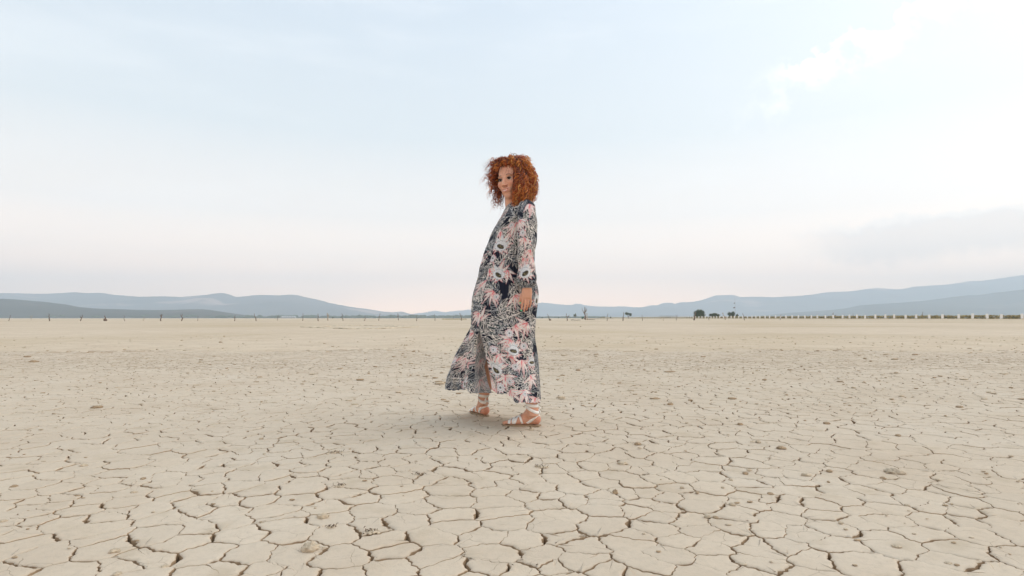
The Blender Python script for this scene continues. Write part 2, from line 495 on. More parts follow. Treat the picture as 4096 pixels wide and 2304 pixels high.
def plate_geometry(ctr, poly, wid, area, zo):
    tx_, ty_ = rnd.gauss(0, .006), rnd.gauss(0, .006)
    n = len(poly)
    t = np.roll(poly, -1, 0) - np.roll(poly, 1, 0)
    nr = np.stack([-t[:, 1], t[:, 0]], 1); nr /= np.linalg.norm(nr, axis=1)[:, None] + 1e-9
    nr = (nr + np.roll(nr, 1, 0) + np.roll(nr, -1, 0)); nr /= np.linalg.norm(nr, axis=1)[:, None] + 1e-9
    cen = poly.mean(0)
    w = wid[:, None]
    bev = np.clip(w * 0.45, 0.0002, 0.004)
    topz = np.array([top_z(*p) for p in poly])[:, None] + zo + ((poly - ctr) @ np.array([tx_, ty_]))[:, None]
    near = ctr[1] < 5.5
    full = lambda xy, z: np.hstack([xy, z])
    r0 = full(poly + nr * (w * 0.30), np.full((n, 1), -0.062))
    r1 = full(poly + nr * w * 0.5, topz - bev)
    r2 = full(poly + nr * (w * 0.5 + bev * 0.9), topz - bev * 0.22)
    inn = poly + nr * (w * 0.5 + bev * 2.8)
    rings = [r0, r1, r2] if ctr[1] < 7.5 else [r0, r1]
    if near:
        r3 = full(inn, topz + 0.30 * bev)
        r4 = full(inn + (cen - inn) * 0.45, topz * 0.7 + 0.3 * topz.mean() - 0.0006)
        rings += [r3, r4]
    v = np.vstack(rings + [np.array([[cen[0], cen[1], float(topz.mean()) - 0.0008]])])
    k = len(rings); j = np.arange(n); j2 = (j + 1) % n
    fs = [np.stack([a * n + j, a * n + j2, (a + 1) * n + j2, (a + 1) * n + j], 1) for a in range(k - 1)]
    quads = np.vstack(fs).tolist()
    tris = np.stack([(k - 1) * n + j, (k - 1) * n + j2, np.full(n, k * n)], 1).tolist()
    mi = [1] * n + [0] * (n * (k - 2)) + [0] * n
    return v, quads + tris, mi


cells = build_plates()


def screen_area(c):
    ctr, poly, wid, area = c
    u, v = proj(np.array([[ctr[0], ctr[1], 0]]))[0]
    inside = (-60 < u < 4156) and (v < 2360)
    return (area / ctr[1] ** 3) if inside else 0.0


cells.sort(key=screen_area, reverse=True)
rest = MB()
for n_, c in enumerate(cells):
    zo = rnd.uniform(-0.0015, 0.0015)
    v, f, mi = plate_geometry(*c, zo)
    if n_ < 300:
        o = np.array([c[0][0], c[0][1], 0.0])
        me = new_mesh('mud_plate', v - o, f, [M_mud, M_wall], mi)
        obj('mud_plate', me, ground, tuple(o))
    else:
        rest.v.append(v); kk = rest.n; rest.f += [[q + kk for q in ff] for ff in f]; rest.mi += mi; rest.n += len(v)
o = obj('distant_mud_plate', rest.mesh('distant_mud_plate', [M_mud, M_wall], False), ground); o['kind'] = 'stuff'
print('plates', len(cells), 'verts', rest.n)

# ------------------------------------------------------------------ hills
def interp_profile(prof, lo, hi, n, seed, edge_l, edge_r):
    xs = np.array([p[0] for p in prof], float); ys = np.array([p[1] for p in prof], float)
    px = np.linspace(lo, hi, n)
    h = HOR - np.interp(px, xs, ys)
    hl = HOR - ys[0]; hr = HOR - ys[-1]
    for k, x in enumerate(px):
        if x < xs[0]:
            t = min(1, (xs[0] - x) / 2500.0); h[k] = hl * (1 - t) + edge_l * t
        if x > xs[-1]:
            t = min(1, (x - xs[-1]) / 2500.0); h[k] = hr * (1 - t) + edge_r * t
        h[k] += 1.1 * mnoise.fractal(Vector((x * 0.012, seed, 0)), 0.7, 2.0, 4) * min(1, max(h[k], 0) / 20)
    edge = np.clip(np.minimum(px - px[0], px[-1] - px) / 900.0, 0, 1); edge = edge * edge * (3 - 2 * edge)
    edge = np.where((px > -150) & (px < 4250), 1.0, edge)
    return px, np.maximum(h * edge, 0.2)


def hill(name, label, prof, D, depth, seed, m, lo=-6500, hi=8500, n=520, rows=26, el=40, er=60):
    lo = max(lo, 2048 - 10000 * F / D); hi = min(hi, 2048 + 10000 * F / D)
    px, h = interp_profile(prof, lo, hi, n, seed, el, er)
    X = (px - 2048) / F * D; H = h / F * D + CAM_H
    v = []
    for r in range(rows + 6):
        t = r / (rows - 1)
        for k in range(n):
            if r < rows:
                y = D - depth * (1 - t)
                s = t ** 1.25
                rel = mnoise.ridged_multi_fractal(Vector((X[k] * 0.0014 + seed, y * 0.0014, seed)), 0.9, 2.1, 5, 1.0, 2.0) - 1.0
                z = H[k] * s * (1 + 0.26 * rel * math.sin(math.pi * min(1, t)) ** 0.8)
                v.append((X[k] * (1 - 0.12 * (1 - t)), y, z - 2.0 * (1 - t)))
            else:
                b = (r - rows + 1) / 6
                v.append((X[k], D + depth * 0.7 * b, H[k] * (1 - b) - 2 * b))
    i, j = np.meshgrid(np.arange(rows + 5), np.arange(n - 1), indexing='ij'); k = (i * n + j).ravel()
    o = obj(name, new_mesh(name, np.array(v), np.stack([k, k + 1, k + n + 1, k + n], 1), [m]))
    tag(o, label, kind='structure')


def hill_mat(name, c1, c2, c3, sc=0.0016):
    m, g, b = mat(name)
    pos = g.node('ShaderNodeNewGeometry').outputs['Position']
    n = g.noise(pos, sc, 6.0, 0.6); n2 = g.noise(g.node('ShaderNodeMapping', {0: pos, 'Scale': (0.6, 1.0, 3.0)}).outputs[0], sc * 1.7, 3.0, 0.5)
    c = g.ramp(n, [(0.35, c1), (0.65, c2)])
    c = g.mix(g.smooth(n2, 0.58, 0.70, 0.0, 0.8), c, c3)
    g.put(b.inputs['Base Color'], c); b.inputs['Roughness'].default_value = 1.0
    b.inputs['Specular IOR Level'].default_value = 0.0
    return m


M_scrub = hill_mat('scrub_hillside', (0.045, 0.048, 0.042), (0.09, 0.085, 0.07), (0.15, 0.12, 0.10))
M_dry = hill_mat('dry_hillside', (0.07, 0.065, 0.06), (0.15, 0.12, 0.11), (0.52, 0.36, 0.30), 0.0011)

LEFT_MAIN = [(0, 1172), (60, 1173), (155, 1176), (250, 1172), (300, 1168), (345, 1173), (400, 1171), (450, 1178), (550, 1187),
             (660, 1185), (720, 1187), (790, 1183), (860, 1174), (885, 1172), (910, 1176), (945, 1188), (985, 1184), (1040, 1180),
             (1120, 1181), (1150, 1178), (1185, 1180), (1230, 1190), (1255, 1195), (1290, 1203), (1320, 1212), (1350, 1218),
             (1420, 1230), (1480, 1238), (1530, 1245), (1570, 1249), (1610, 1246), (1630, 1253), (1650, 1258), (1690, 1259),
             (1715, 1265), (1760, 1270), (2300, 1272)]
LEFT_NEAR = [(0, 1195), (100, 1201), (180, 1208), (260, 1218), (330, 1230), (400, 1235), (500, 1238), (600, 1241), (700, 1240),
             (790, 1237), (830, 1239), (880, 1246), (940, 1256), (1000, 1264), (1060, 1270), (1500, 1272)]
FAR_MID = [(1500, 1266), (1650, 1256), (1700, 1250), (1740, 1243), (1780, 1248), (1830, 1243), (1880, 1238), (2000, 1226), (2140, 1217),
           (2165, 1210), (2200, 1213), (2230, 1217), (2260, 1219), (2290, 1220), (2300, 1214), (2320, 1216), (2345, 1222), (2400, 1227),
           (2450, 1227), (2500, 1225), (2530, 1229), (2570, 1230), (2700, 1236), (3400, 1250)]
RIGHT_MAIN = [(2200, 1272), (2450, 1250), (2530, 1236), (2570, 1229), (2600, 1222), (2630, 1222), (2650, 1212), (2685, 1210), (2700, 1216), (2720, 1208), (2750, 1209),
              (2800, 1203), (2830, 1193), (2860, 1182), (2900, 1180), (2935, 1178), (2960, 1188), (3030, 1187), (3100, 1189), (3200, 1183),
              (3260, 1177), (3320, 1168), (3400, 1165), (3440, 1160), (3510, 1151), (3580, 1157), (3610, 1157), (3660, 1146), (3740, 1142),
              (3800, 1138), (3880, 1124), (3950, 1121), (4020, 1111), (4096, 1101), (4500, 1060)]
RIGHT_NEAR = [(2900, 1272), (3050, 1262), (3150, 1252), (3220, 1246), (3300, 1242), (3380, 1234), (3440, 1222), (3500, 1217), (3600, 1211),
              (3700, 1203), (3800, 1190), (3880, 1180), (3900, 1182), (3960, 1174), (4096, 1158), (4600, 1120)]
hill('hills', 'far pale mountain ridge fading into haze behind the woman', FAR_MID, 8400, 1100, 1.3, M_dry, el=0, er=10)
hill('hills', 'long blue mountain range rising on the left', LEFT_MAIN, 5600, 1500, 2.1, M_dry, el=110, er=0)
hill('hills', 'low dark ridge in front of the left range', LEFT_NEAR, 2350, 550, 3.7, M_scrub, el=100, er=0)
hill('hills', 'pale range climbing to the right edge', RIGHT_MAIN, 7600, 1500, 5.2, M_dry, el=0, er=150)
hill('hills', 'grey green slope low on the right', RIGHT_NEAR, 4700, 1300, 6.4, M_scrub, el=0, er=120)

# ------------------------------------------------------------------ haze
def build_haze():
    mb = MB(); mb.box((-10500, -1500, -4.0), (10500, 9400, 680))
    m = bpy.data.materials.new('haze_air'); m.use_nodes = True; g = NT(m.node_tree); g.n.clear()
    out = g.node('ShaderNodeOutputMaterial')
    pv = g.node('ShaderNodeVolumePrincipled', {'Density': 2.2e-4, 'Color': (0.75, 0.885, 1.0, 1), 'Anisotropy': 0.1})
    g.l.new(pv.outputs[0], out.inputs['Volume'])
    tag(obj('haze', mb.mesh('haze', [m], False)), 'thin pale haze lying over the plain and the hills', kind='stuff')


build_haze()

# ------------------------------------------------------------------ distant wood belt, embankment, roadside growth
def leaf_cloud(n, centre_fn, size, seed, mb, mi=0, c=None):
    r = np.random.default_rng(seed)
    cs = np.array([centre_fn(r) for _ in range(n)])
    a = r.normal(size=(n, 3)); a /= np.linalg.norm(a, axis=1)[:, None]
    b = np.cross(a, r.normal(size=(n, 3))); b /= np.linalg.norm(b, axis=1)[:, None]
    s = size * r.uniform(0.6, 1.4, (n, 1))
    q = np.stack([cs + a * s, cs + b * s * 0.6, cs - a * s, cs - b * s * 0.6], 1).reshape(-1, 3)
    f = np.arange(4 * n).reshape(-1, 4)
    mb.add(q, f, mi, c)


M_leaf = simple('dark_foliage', (0.055, 0.075, 0.03), 0.8, 0.5, 0.9)
M_leaf2 = simple('dusty_foliage', (0.085, 0.095, 0.05), 0.8, 0.4, 0.9)
M_drygrass = simple('dry_grass', (0.36, 0.29, 0.13), 0.9, 0.3, 1.5)
M_bark = simple('grey_dead_wood', (0.17, 0.12, 0.085), 0.9, 0.35, 6.0, 0.01)
M_bark_pale = simple('bleached_dead_wood', (0.42, 0.33, 0.24), 0.9, 0.25, 6.0, 0.01)

# belt of trees at the foot of the hills
mb = MB(); r_ = random.Random(4)
for k in range(520):
    px = r_.uniform(-200, 2080) if k < 400 else r_.uniform(2080, 2420)
    if px < 950 and r_.random() < 0.35: continue
    Y = r_.uniform(1900, 2300)
    base = P(px, HOR, Y); h = r_.uniform(3.5, 8.0) * (1.0 if px < 2080 else 0.6)
    v, f = blob(k, (r_.uniform(9, 22), 8, h), 9, 6, 0.35, 2.0)
    mb.add(v + np.array([base[0], Y, h * 0.5]), f)
tag(obj('distant_trees', mb.mesh('distant_trees', [M_leaf])), 'thin dark belt of trees along the foot of the left hills', kind='stuff')


def line_x(Y): return 123.1 - 0.0343 * Y          # the white posts run along this line
def bank_z(Y): return 0.50


# low embankment
v = []; ys = np.concatenate([np.linspace(85, 200, 24), np.linspace(210, 1500, 60)])
prof_ = [(-16, -0.03), (-10, 0.10), (-5, 0.30), (-2.0, 0.47), (0, 0.50), (6, 0.52), (9, 0.45), (40, -0.05)]
for y in ys:
    fade = min(1.0, max(0.0, (1500 - y) / 300.0))
    for dx, z in prof_:
        v.append((line_x(y) + dx + 0.8 * mnoise.noise(Vector((dx, y * 0.05, 0))), y, z * fade + (0.05 * mnoise.noise(Vector((dx * 0.3, y * 0.2, 3))) if 0.1 < z else 0)))
npf = len(prof_); i, j = np.meshgrid(np.arange(len(ys) - 1), np.arange(npf - 1), indexing='ij'); k = (i * npf + j).ravel()
M_bank = simple('embankment_soil', (0.53, 0.42, 0.29), 0.95, 0.15, 0.4)
tag(obj('embankment', new_mesh('embankment', np.array(v), np.stack([k, k + 1, k + npf + 1, k + npf], 1), [M_bank])),
    'low sandy embankment under the white posts on the right', kind='structure')

# scrub and dry grass behind and below the posts
mb = MB(); R_ = np.random.default_rng(5)
N = 26000
t = R_.uniform(0, 1, N); yy = 100 + 560 * t ** 1.5
clump = np.array([0.5 + 0.5 * mnoise.noise(Vector((0.07 * a, 1.0, 0))) for a in yy])
xx = line_x(yy) + 1.2 + 4.0 * R_.uniform(0, 1, N)
zz = 0.45 + R_.uniform(0, 1, N) ** 0.8 * (0.78 + 0.25 * clump)
sz = (0.10 + 0.12 * R_.uniform(0, 1, N)) * (1 + yy / 500)
a = R_.normal(size=(N, 3)); a[:, 2] += 0.6; a /= np.linalg.norm(a, axis=1)[:, None]
b = np.cross(a, R_.normal(size=(N, 3))); b /= np.linalg.norm(b, axis=1)[:, None]
cs = np.stack([xx, yy, zz], 1); s = sz[:, None]
q = np.stack([cs + a * s, cs + b * s * 0.5, cs - a * s, cs - b * s * 0.5], 1).reshape(-1, 3)
mi = np.where((zz > 0.93 + R_.normal(0, 0.12, N)), 0, np.where(R_.uniform(0, 1, N) < 0.30 + 0.35 * clump, 1, 2))
mi = np.where(R_.uniform(0, 1, N) < 0.15, 0, mi)
tag(obj('roadside_scrub', new_mesh('roadside_scrub', q, np.arange(4 * N).reshape(-1, 4), [M_drygrass, simple('scrub_green', (0.13, 0.13, 0.075), 0.85, 0.3, .5), simple('scrub_tan', (0.21, 0.18, 0.11), 0.85, 0.3, .5)], mi, False)),
    'strip of dry grass and low dark scrub behind the white posts', kind='stuff')
mb = MB(); N = 9000
yy = 100 + 560 * R_.uniform(0, 1, N) ** 1.3; xx = line_x(yy) - 0.4 - 2.2 * R_.uniform(0, 1, N) ** 1.5
cs = np.stack([xx, yy, 0.42 + 0.10 * R_.uniform(0, 1, N)], 1); s = (0.10 * (1 + yy / 400))[:, None]
a = R_.normal(size=(N, 3)) * np.array([0.4, 0.4, 1]); a /= np.linalg.norm(a, axis=1)[:, None]
b = np.cross(a, R_.normal(size=(N, 3))); b /= np.linalg.norm(b, axis=1)[:, None]
q = np.stack([cs + a * s, cs + b * s * 0.5, cs - a * s, cs - b * s * 0.5], 1).reshape(-1, 3)
tag(obj('dry_grass', new_mesh('dry_grass', q, np.arange(4 * N).reshape(-1, 4), [M_drygrass], None, False)),
    'narrow yellow grass verge at the foot of the white posts', kind='stuff')
# two more patches of yellow grass out on the plain
for (px0, px1, py, nm) in ((1770, 1868, 1277.5, 'yellow green grass patch far out beside the crooked stake left of the woman'),
                           (2770, 2865, 1276, 'yellow grass patch in front of the largest round bush')):
    N = 900; u = R_.uniform(0, 1, N); Yb = 1547.7 / (py - HOR)
    px = px0 + (px1 - px0) * u; Yv = Yb * (1 + R_.normal(0, 0.05, N))
    cs = np.stack([(px - 2048) / F * Yv, Yv, 0.08 + 0.10 * R_.uniform(0, 1, N)], 1)
    a = R_.normal(size=(N, 3)) * np.array([0.6, 0.4, 0.6]); a /= np.linalg.norm(a, axis=1)[:, None]
    b = np.cross(a, R_.normal(size=(N, 3))); b /= np.linalg.norm(b, axis=1)[:, None]
    q = np.stack([cs + a * .25, cs + b * .12, cs - a * .25, cs - b * .12], 1).reshape(-1, 3)
    tag(obj('dry_grass', new_mesh('dry_grass', q, np.arange(4 * N).reshape(-1, 4), [M_drygrass], None, False)), nm, kind='stuff')

# ------------------------------------------------------------------ white posts
M_white = simple('whitewashed_concrete', (0.86, 0.84, 0.81), 0.8, 0.05, 5.0, 0.004)
def post_mesh():
    v = []; f = []
    prof = [(0.21, 0.0), (0.20, 1.16), (0.22, 1.17), (0.22, 1.29), (0.18, 1.34)]
    for r, z in prof:
        v += [(-r, -r, z), (r, -r, z), (r, r, z), (-r, r, z)]
    for a in range(len(prof) - 1):
        for b in range(4): f.append([a * 4 + b, a * 4 + (b + 1) % 4, a * 4 + 4 + (b + 1) % 4, a * 4 + 4 + b])
    f.append([16, 17, 18, 19])
    return new_mesh('white_post', v, f, [M_white], None, False)
pm = post_mesh()
Yp = 127.0; k = 0
while Yp < 620:
    o = obj('white_post', pm, None, (line_x(Yp), Yp, 0.42), rnd.uniform(-0.1, 0.1))
    tag(o, 'short white concrete post in the long row along the embankment on the right', 'post', 'white posts along the embankment')
    o.scale = (1, 1, rnd.uniform(.88, 1.06)); o.rotation_euler = (rnd.gauss(0, .02), rnd.gauss(0, .03), o.rotation_euler[2])
    Yp += 4.75 * (1 + 0.18 * rnd.uniform(-1, 1)); k += 1


# ------------------------------------------------------------------ trees and bushes
def bush(name, label, px, py_base, w_px, h_px, Y, seed, trunk_h=0.15, umbrella=False, nl=2600, group=None, base_z=0.0, m=None):
    x = (px - 2048) / F * Y
    top = (HOR - (py_base - h_px)) / F * Y + CAM_H
    w = w_px / F * Y
    H = top - base_z
    t = thing(name, (x, Y, base_z), label, 'tree' if name == 'tree' else 'bush', group)
    r2 = random.Random(seed)
    z0 = H * trunk_h
    lumps = []
    for a in range(11 if not umbrella else 8):
        u = r2.uniform(-1, 1)
        zc = z0 + (H - z0) * r2.uniform(0.30, 0.80) * (1 - 0.25 * abs(u))
        lumps.append((u * w * 0.36, r2.uniform(-.3, .3) * w, zc, r2.uniform(0.15, 0.26) * w, r2.uniform(0.16, 0.26) * (H - z0)))
    def cf(r):
        l = lumps[int(r.integers(len(lumps)))]
        d = r.normal(size=3); d /= np.linalg.norm(d); rr = r.uniform(0.5, 1.08) ** 0.6 * (1 + .25 * abs(r.normal()) * (r.random() < .25))
        return (l[0] + d[0] * l[3] * rr, l[1] + d[1] * l[3] * rr, min(H, l[2] + d[2] * l[4] * rr))
    mb = MB(); leaf_cloud(nl, cf, w * 0.027, seed, mb)
    for l in lumps:
        v, f = blob(seed + l[0], (l[3] * .6, l[3] * .6, l[4] * .72), 10, 7, 0.5, 2.6); mb.add(v + np.array(l[:3]), f)
    obj('crown', mb.mesh('crown', [m or M_leaf], False), t)
    mb = MB()
    mb.tube([(0, 0, -0.1), (0.02 * w, 0, z0 * .6 + .05), (-0.03 * w, 0, z0 + 0.3 * (H - z0))], [0.035 * w, 0.028 * w, 0.012 * w], 7)
    for a in range(5):
        l = lumps[a]; mb.tube([(0, 0, z0 * .5), (l[0] * .5, l[1] * .5, (z0 + l[2]) * .5), l[:3]], [0.02 * w, 0.014 * w, 0.006 * w], 6)
    obj('trunk', mb.mesh('trunk', [M_bark]), t)
    return t


bush('bush', 'largest dark green bush behind the white posts', 2806, 1271, 50, 35, 372, 11, 0.04, nl=3200)
bush('bush', 'lower wide bush between the two bigger bushes', 2857, 1268, 34, 22, 372, 12, 0.06)
bush('bush', 'round dark bush right beside the tall thin mast', 2927, 1268, 32, 27, 372, 13, 0.04)
bush('bush', 'small bush just right of the mast, touching the round one', 2948, 1268, 12, 17, 368, 14, 0.04, nl=1200)
bush('tree', 'small umbrella shaped tree on a thin trunk behind the far posts', 2513, 1272, 25, 27, 470, 15, 0.35, True, nl=1500)
bush('tree', 'small sparse tree standing alone left of the tall dead tree', 2300, 1270, 12, 18, 560, 16, 0.25, nl=900, m=M_leaf2)
bush('bush', 'tiny dark bush between the two thin stakes right of the dead tree', 2442, 1270, 6, 5, 560, 17, 0.05, nl=500)
bush('bush', 'tiny dark bush on the horizon near the stump with a branch', 2234, 1271, 6, 4, 640, 18, 0.05, nl=500)
bush('bush', 'tiny bush on the horizon just right of the dress', 2168, 1271, 8, 4, 640, 19, 0.05, nl=500)
bush('bush', 'low dark bush behind the pale forked stake on the left plain', 1332, 1273, 9, 5, 600, 20, 0.05, nl=500)

# mast with two flags
t = thing('mast', ((2940 - 2048) / F * 380, 380, 0.0), 'tall thin mast with two small dark flags behind the bushes', 'mast')
zt = (HOR - 1194) / F * 380 + CAM_H
mb = MB(); mb.tube([(0, 0, 0), (0.02, 0, zt)], [0.075, 0.04], 6); obj('pole', mb.mesh('pole', [simple('mast_metal', (0.35, 0.36, 0.36), 0.5)]), t)
M_flag = simple('dark_flag_cloth', (0.09, 0.075, 0.07), 0.8)
for zf, L, hh in (((HOR - 1211) / F * 380, 0.9, 0.5), ((HOR - 1229) / F * 380, 1.35, 0.7)):
    v = []; n = 10
    for a in range(n + 1):
        u = a / n
        for s_ in (-1, 1): v.append((-u * L, 0.15 * math.sin(u * 5), s_ * hh * (0.5 - 0.2 * u) - 0.35 * u * hh))
    f = [[2 * a, 2 * a + 2, 2 * a + 3, 2 * a + 1] for a in range(n)]
    me = new_mesh('flag', v, f, [M_flag]); o = obj('flag', me, t, (0, 0, zf + 0.5))
    md = o.modifiers.new('thick', 'SOLIDIFY'); md.thickness = 0.02

# green truck behind the dead tree
t = thing('truck', ((2333 - 2048) / F * 330, 330, 0.0), 'small green truck parked far out behind the tall dead tree', 'truck')
M_green = simple('green_truck_paint', (0.03, 0.13, 0.11), 0.45, 0.1); M_dark = simple('dark_rubber', (0.02, 0.02, 0.02), 0.8)
M_glass = simple('truck_glass', (0.05, 0.07, 0.08), 0.15); M_wpaint = simple('white_truck_paint', (0.6, 0.6, 0.58), 0.5)
mb = MB(); mb.box((-1.0, -0.9, 0.55), (0.35, 0.9, 1.55)); obj('cargo_box', mb.mesh('cargo_box', [M_green], False), t)
mb = MB(); mb.add([(.4, -.85, .5), (1.2, -.85, .5), (1.2, .85, .5), (.4, .85, .5), (.42, -.8, 1.4), (.9, -.8, 1.4), (.9, .8, 1.4), (.42, .8, 1.4), (1.2, -.85, .95), (1.2, .85, .95)],
       [[0, 1, 8, 5, 4], [2, 3, 7, 6, 9], [1, 2, 9, 8], [8, 9, 6, 5], [4, 5, 6, 7], [3, 0, 4, 7], [0, 3, 2, 1]])
cabo = obj('cab', mb.mesh('cab', [M_wpaint], False), t)
mb = MB(); mb.box((0.5, -0.87, 1.0), (0.85, -0.835, 1.3)); obj('window', mb.mesh('window', [M_glass], False), cabo)
for wx in (-0.65, 0.85):
    for wy in (-0.75, 0.75):
        mb = MB(); mb.tube([(wx, wy - .1, .3), (wx, wy + .1, .3)], [.3, .3], 14); obj('wheel', mb.mesh('wheel', [M_dark]), t)

# long pale greenhouse roof far away on the left
t = thing('greenhouse', ((1155 - 2048) / F * 1700, 1700, 0), 'long low white greenhouse at the foot of the left hills', 'greenhouse')
mb = MB(); mb.box((-21, -6, 0), (21, 6, 4.5)); obj('wall', mb.mesh('wall', [simple('pale_wall', (0.35, 0.36, 0.37))], False), t)
mb = MB()
for a in range(6):
    x0 = -21 + a * 7; mb.add([(x0, -6.2, 4.52), (x0 + 3.5, -6.2, 6.6), (x0 + 7, -6.2, 4.52), (x0, 6.2, 4.52), (x0 + 3.5, 6.2, 6.6), (x0 + 7, 6.2, 4.52)],
                         [[0, 1, 4, 3], [1, 2, 5, 4], [0, 2, 1], [3, 4, 5]])
obj('roof', mb.mesh('roof', [simple('white_film', (0.5, 0.52, 0.55), 0.4, 0.04)], False), t)

# low open shed by the posts
t = thing('shed', ((2667 - 2048) / F * 400, 400, 0.0), 'low flat roofed green shed behind the far white posts', 'shed')
mb = MB(); mb.box((-4.8, -1.5, 1.95), (4.8, 1.5, 2.15)); obj('roof', mb.mesh('roof', [simple('shed_roof', (0.20, 0.24, 0.16), 0.7)], False), t)
for a in range(5):
    for b in (-1.3, 1.3):
        mb = MB(); mb.tube([(-4.5 + a * 2.25, b, 0), (-4.5 + a * 2.25, b, 1.95)], [.08, .08], 6); obj('post', mb.mesh('post', [M_bark]), t)

# ------------------------------------------------------------------ dead stakes and trees
def stake(pxb, pyb, pxt, pyt, label, r=0.07, wob=0.12, branches=(), stump=None, pale=False, n=6, seed=0, name='dead_stake', cat='stake', Y=None):
    Y = Y or 1547.7 / (pyb - HOR)
    H = (pyb - pyt) / F * Y
    x = (pxb - 2048) / F * Y; lean = (pxt - pxb) / F * Y
    t = thing(name, (x, Y, 0), label, cat)
    r2 = random.Random(seed * 13 + pxb); M = M_bark_pale if pale else M_bark
    r *= 1.35
    pts = [(0, 0, -0.1)]; rad = [r * 1.25]
    for a in range(1, n + 1):
        u = a / n
        pts.append((lean * u + wob * r2.uniform(-1, 1) * (0.3 + 0.7 * math.sin(math.pi * u)) * (u < 1), wob * r2.uniform(-1, 1) * (u < 1), H * u))
        rad.append(r * (1 - 0.55 * u) * r2.uniform(0.85, 1.15))
    mb = MB(); mb.tube(pts, rad, 7); obj('trunk', mb.mesh('trunk', [M]), t)
    for (u, bx, bz, br) in branches:       # start fraction, end offset in pixels (x, up), relative radius
        s = np.array(pts[0]) * (1 - u) + np.array([lean, 0, H]) * u
        k = int(u * n); s = np.array(pts[k]) + (np.array(pts[min(k + 1, n)]) - np.array(pts[k])) * (u * n - k)
        e = s + np.array([bx / F * Y, r2.uniform(-.2, .2), bz / F * Y])
        mid = (s + e) / 2 + np.array([0.18 * (e[0] - s[0]), 0, -0.10 * (e[2] - s[2])])
        mb = MB(); mb.tube([s, mid, e], [r * br, r * br * .8, r * br * .4], 6); obj('branch', mb.mesh('branch', [M]), t)
    if stump:
        v, f = blob(pxb, (stump, stump, stump * 1.1), 10, 7, 0.3, 2.2); v[:, 2] = np.maximum(v[:, 2] + stump * .5, -0.05)
        obj('stump', new_mesh('stump', v, f, [M]), t, (0.12 if pxb > 2100 else -.05, 0, 0))
    return t


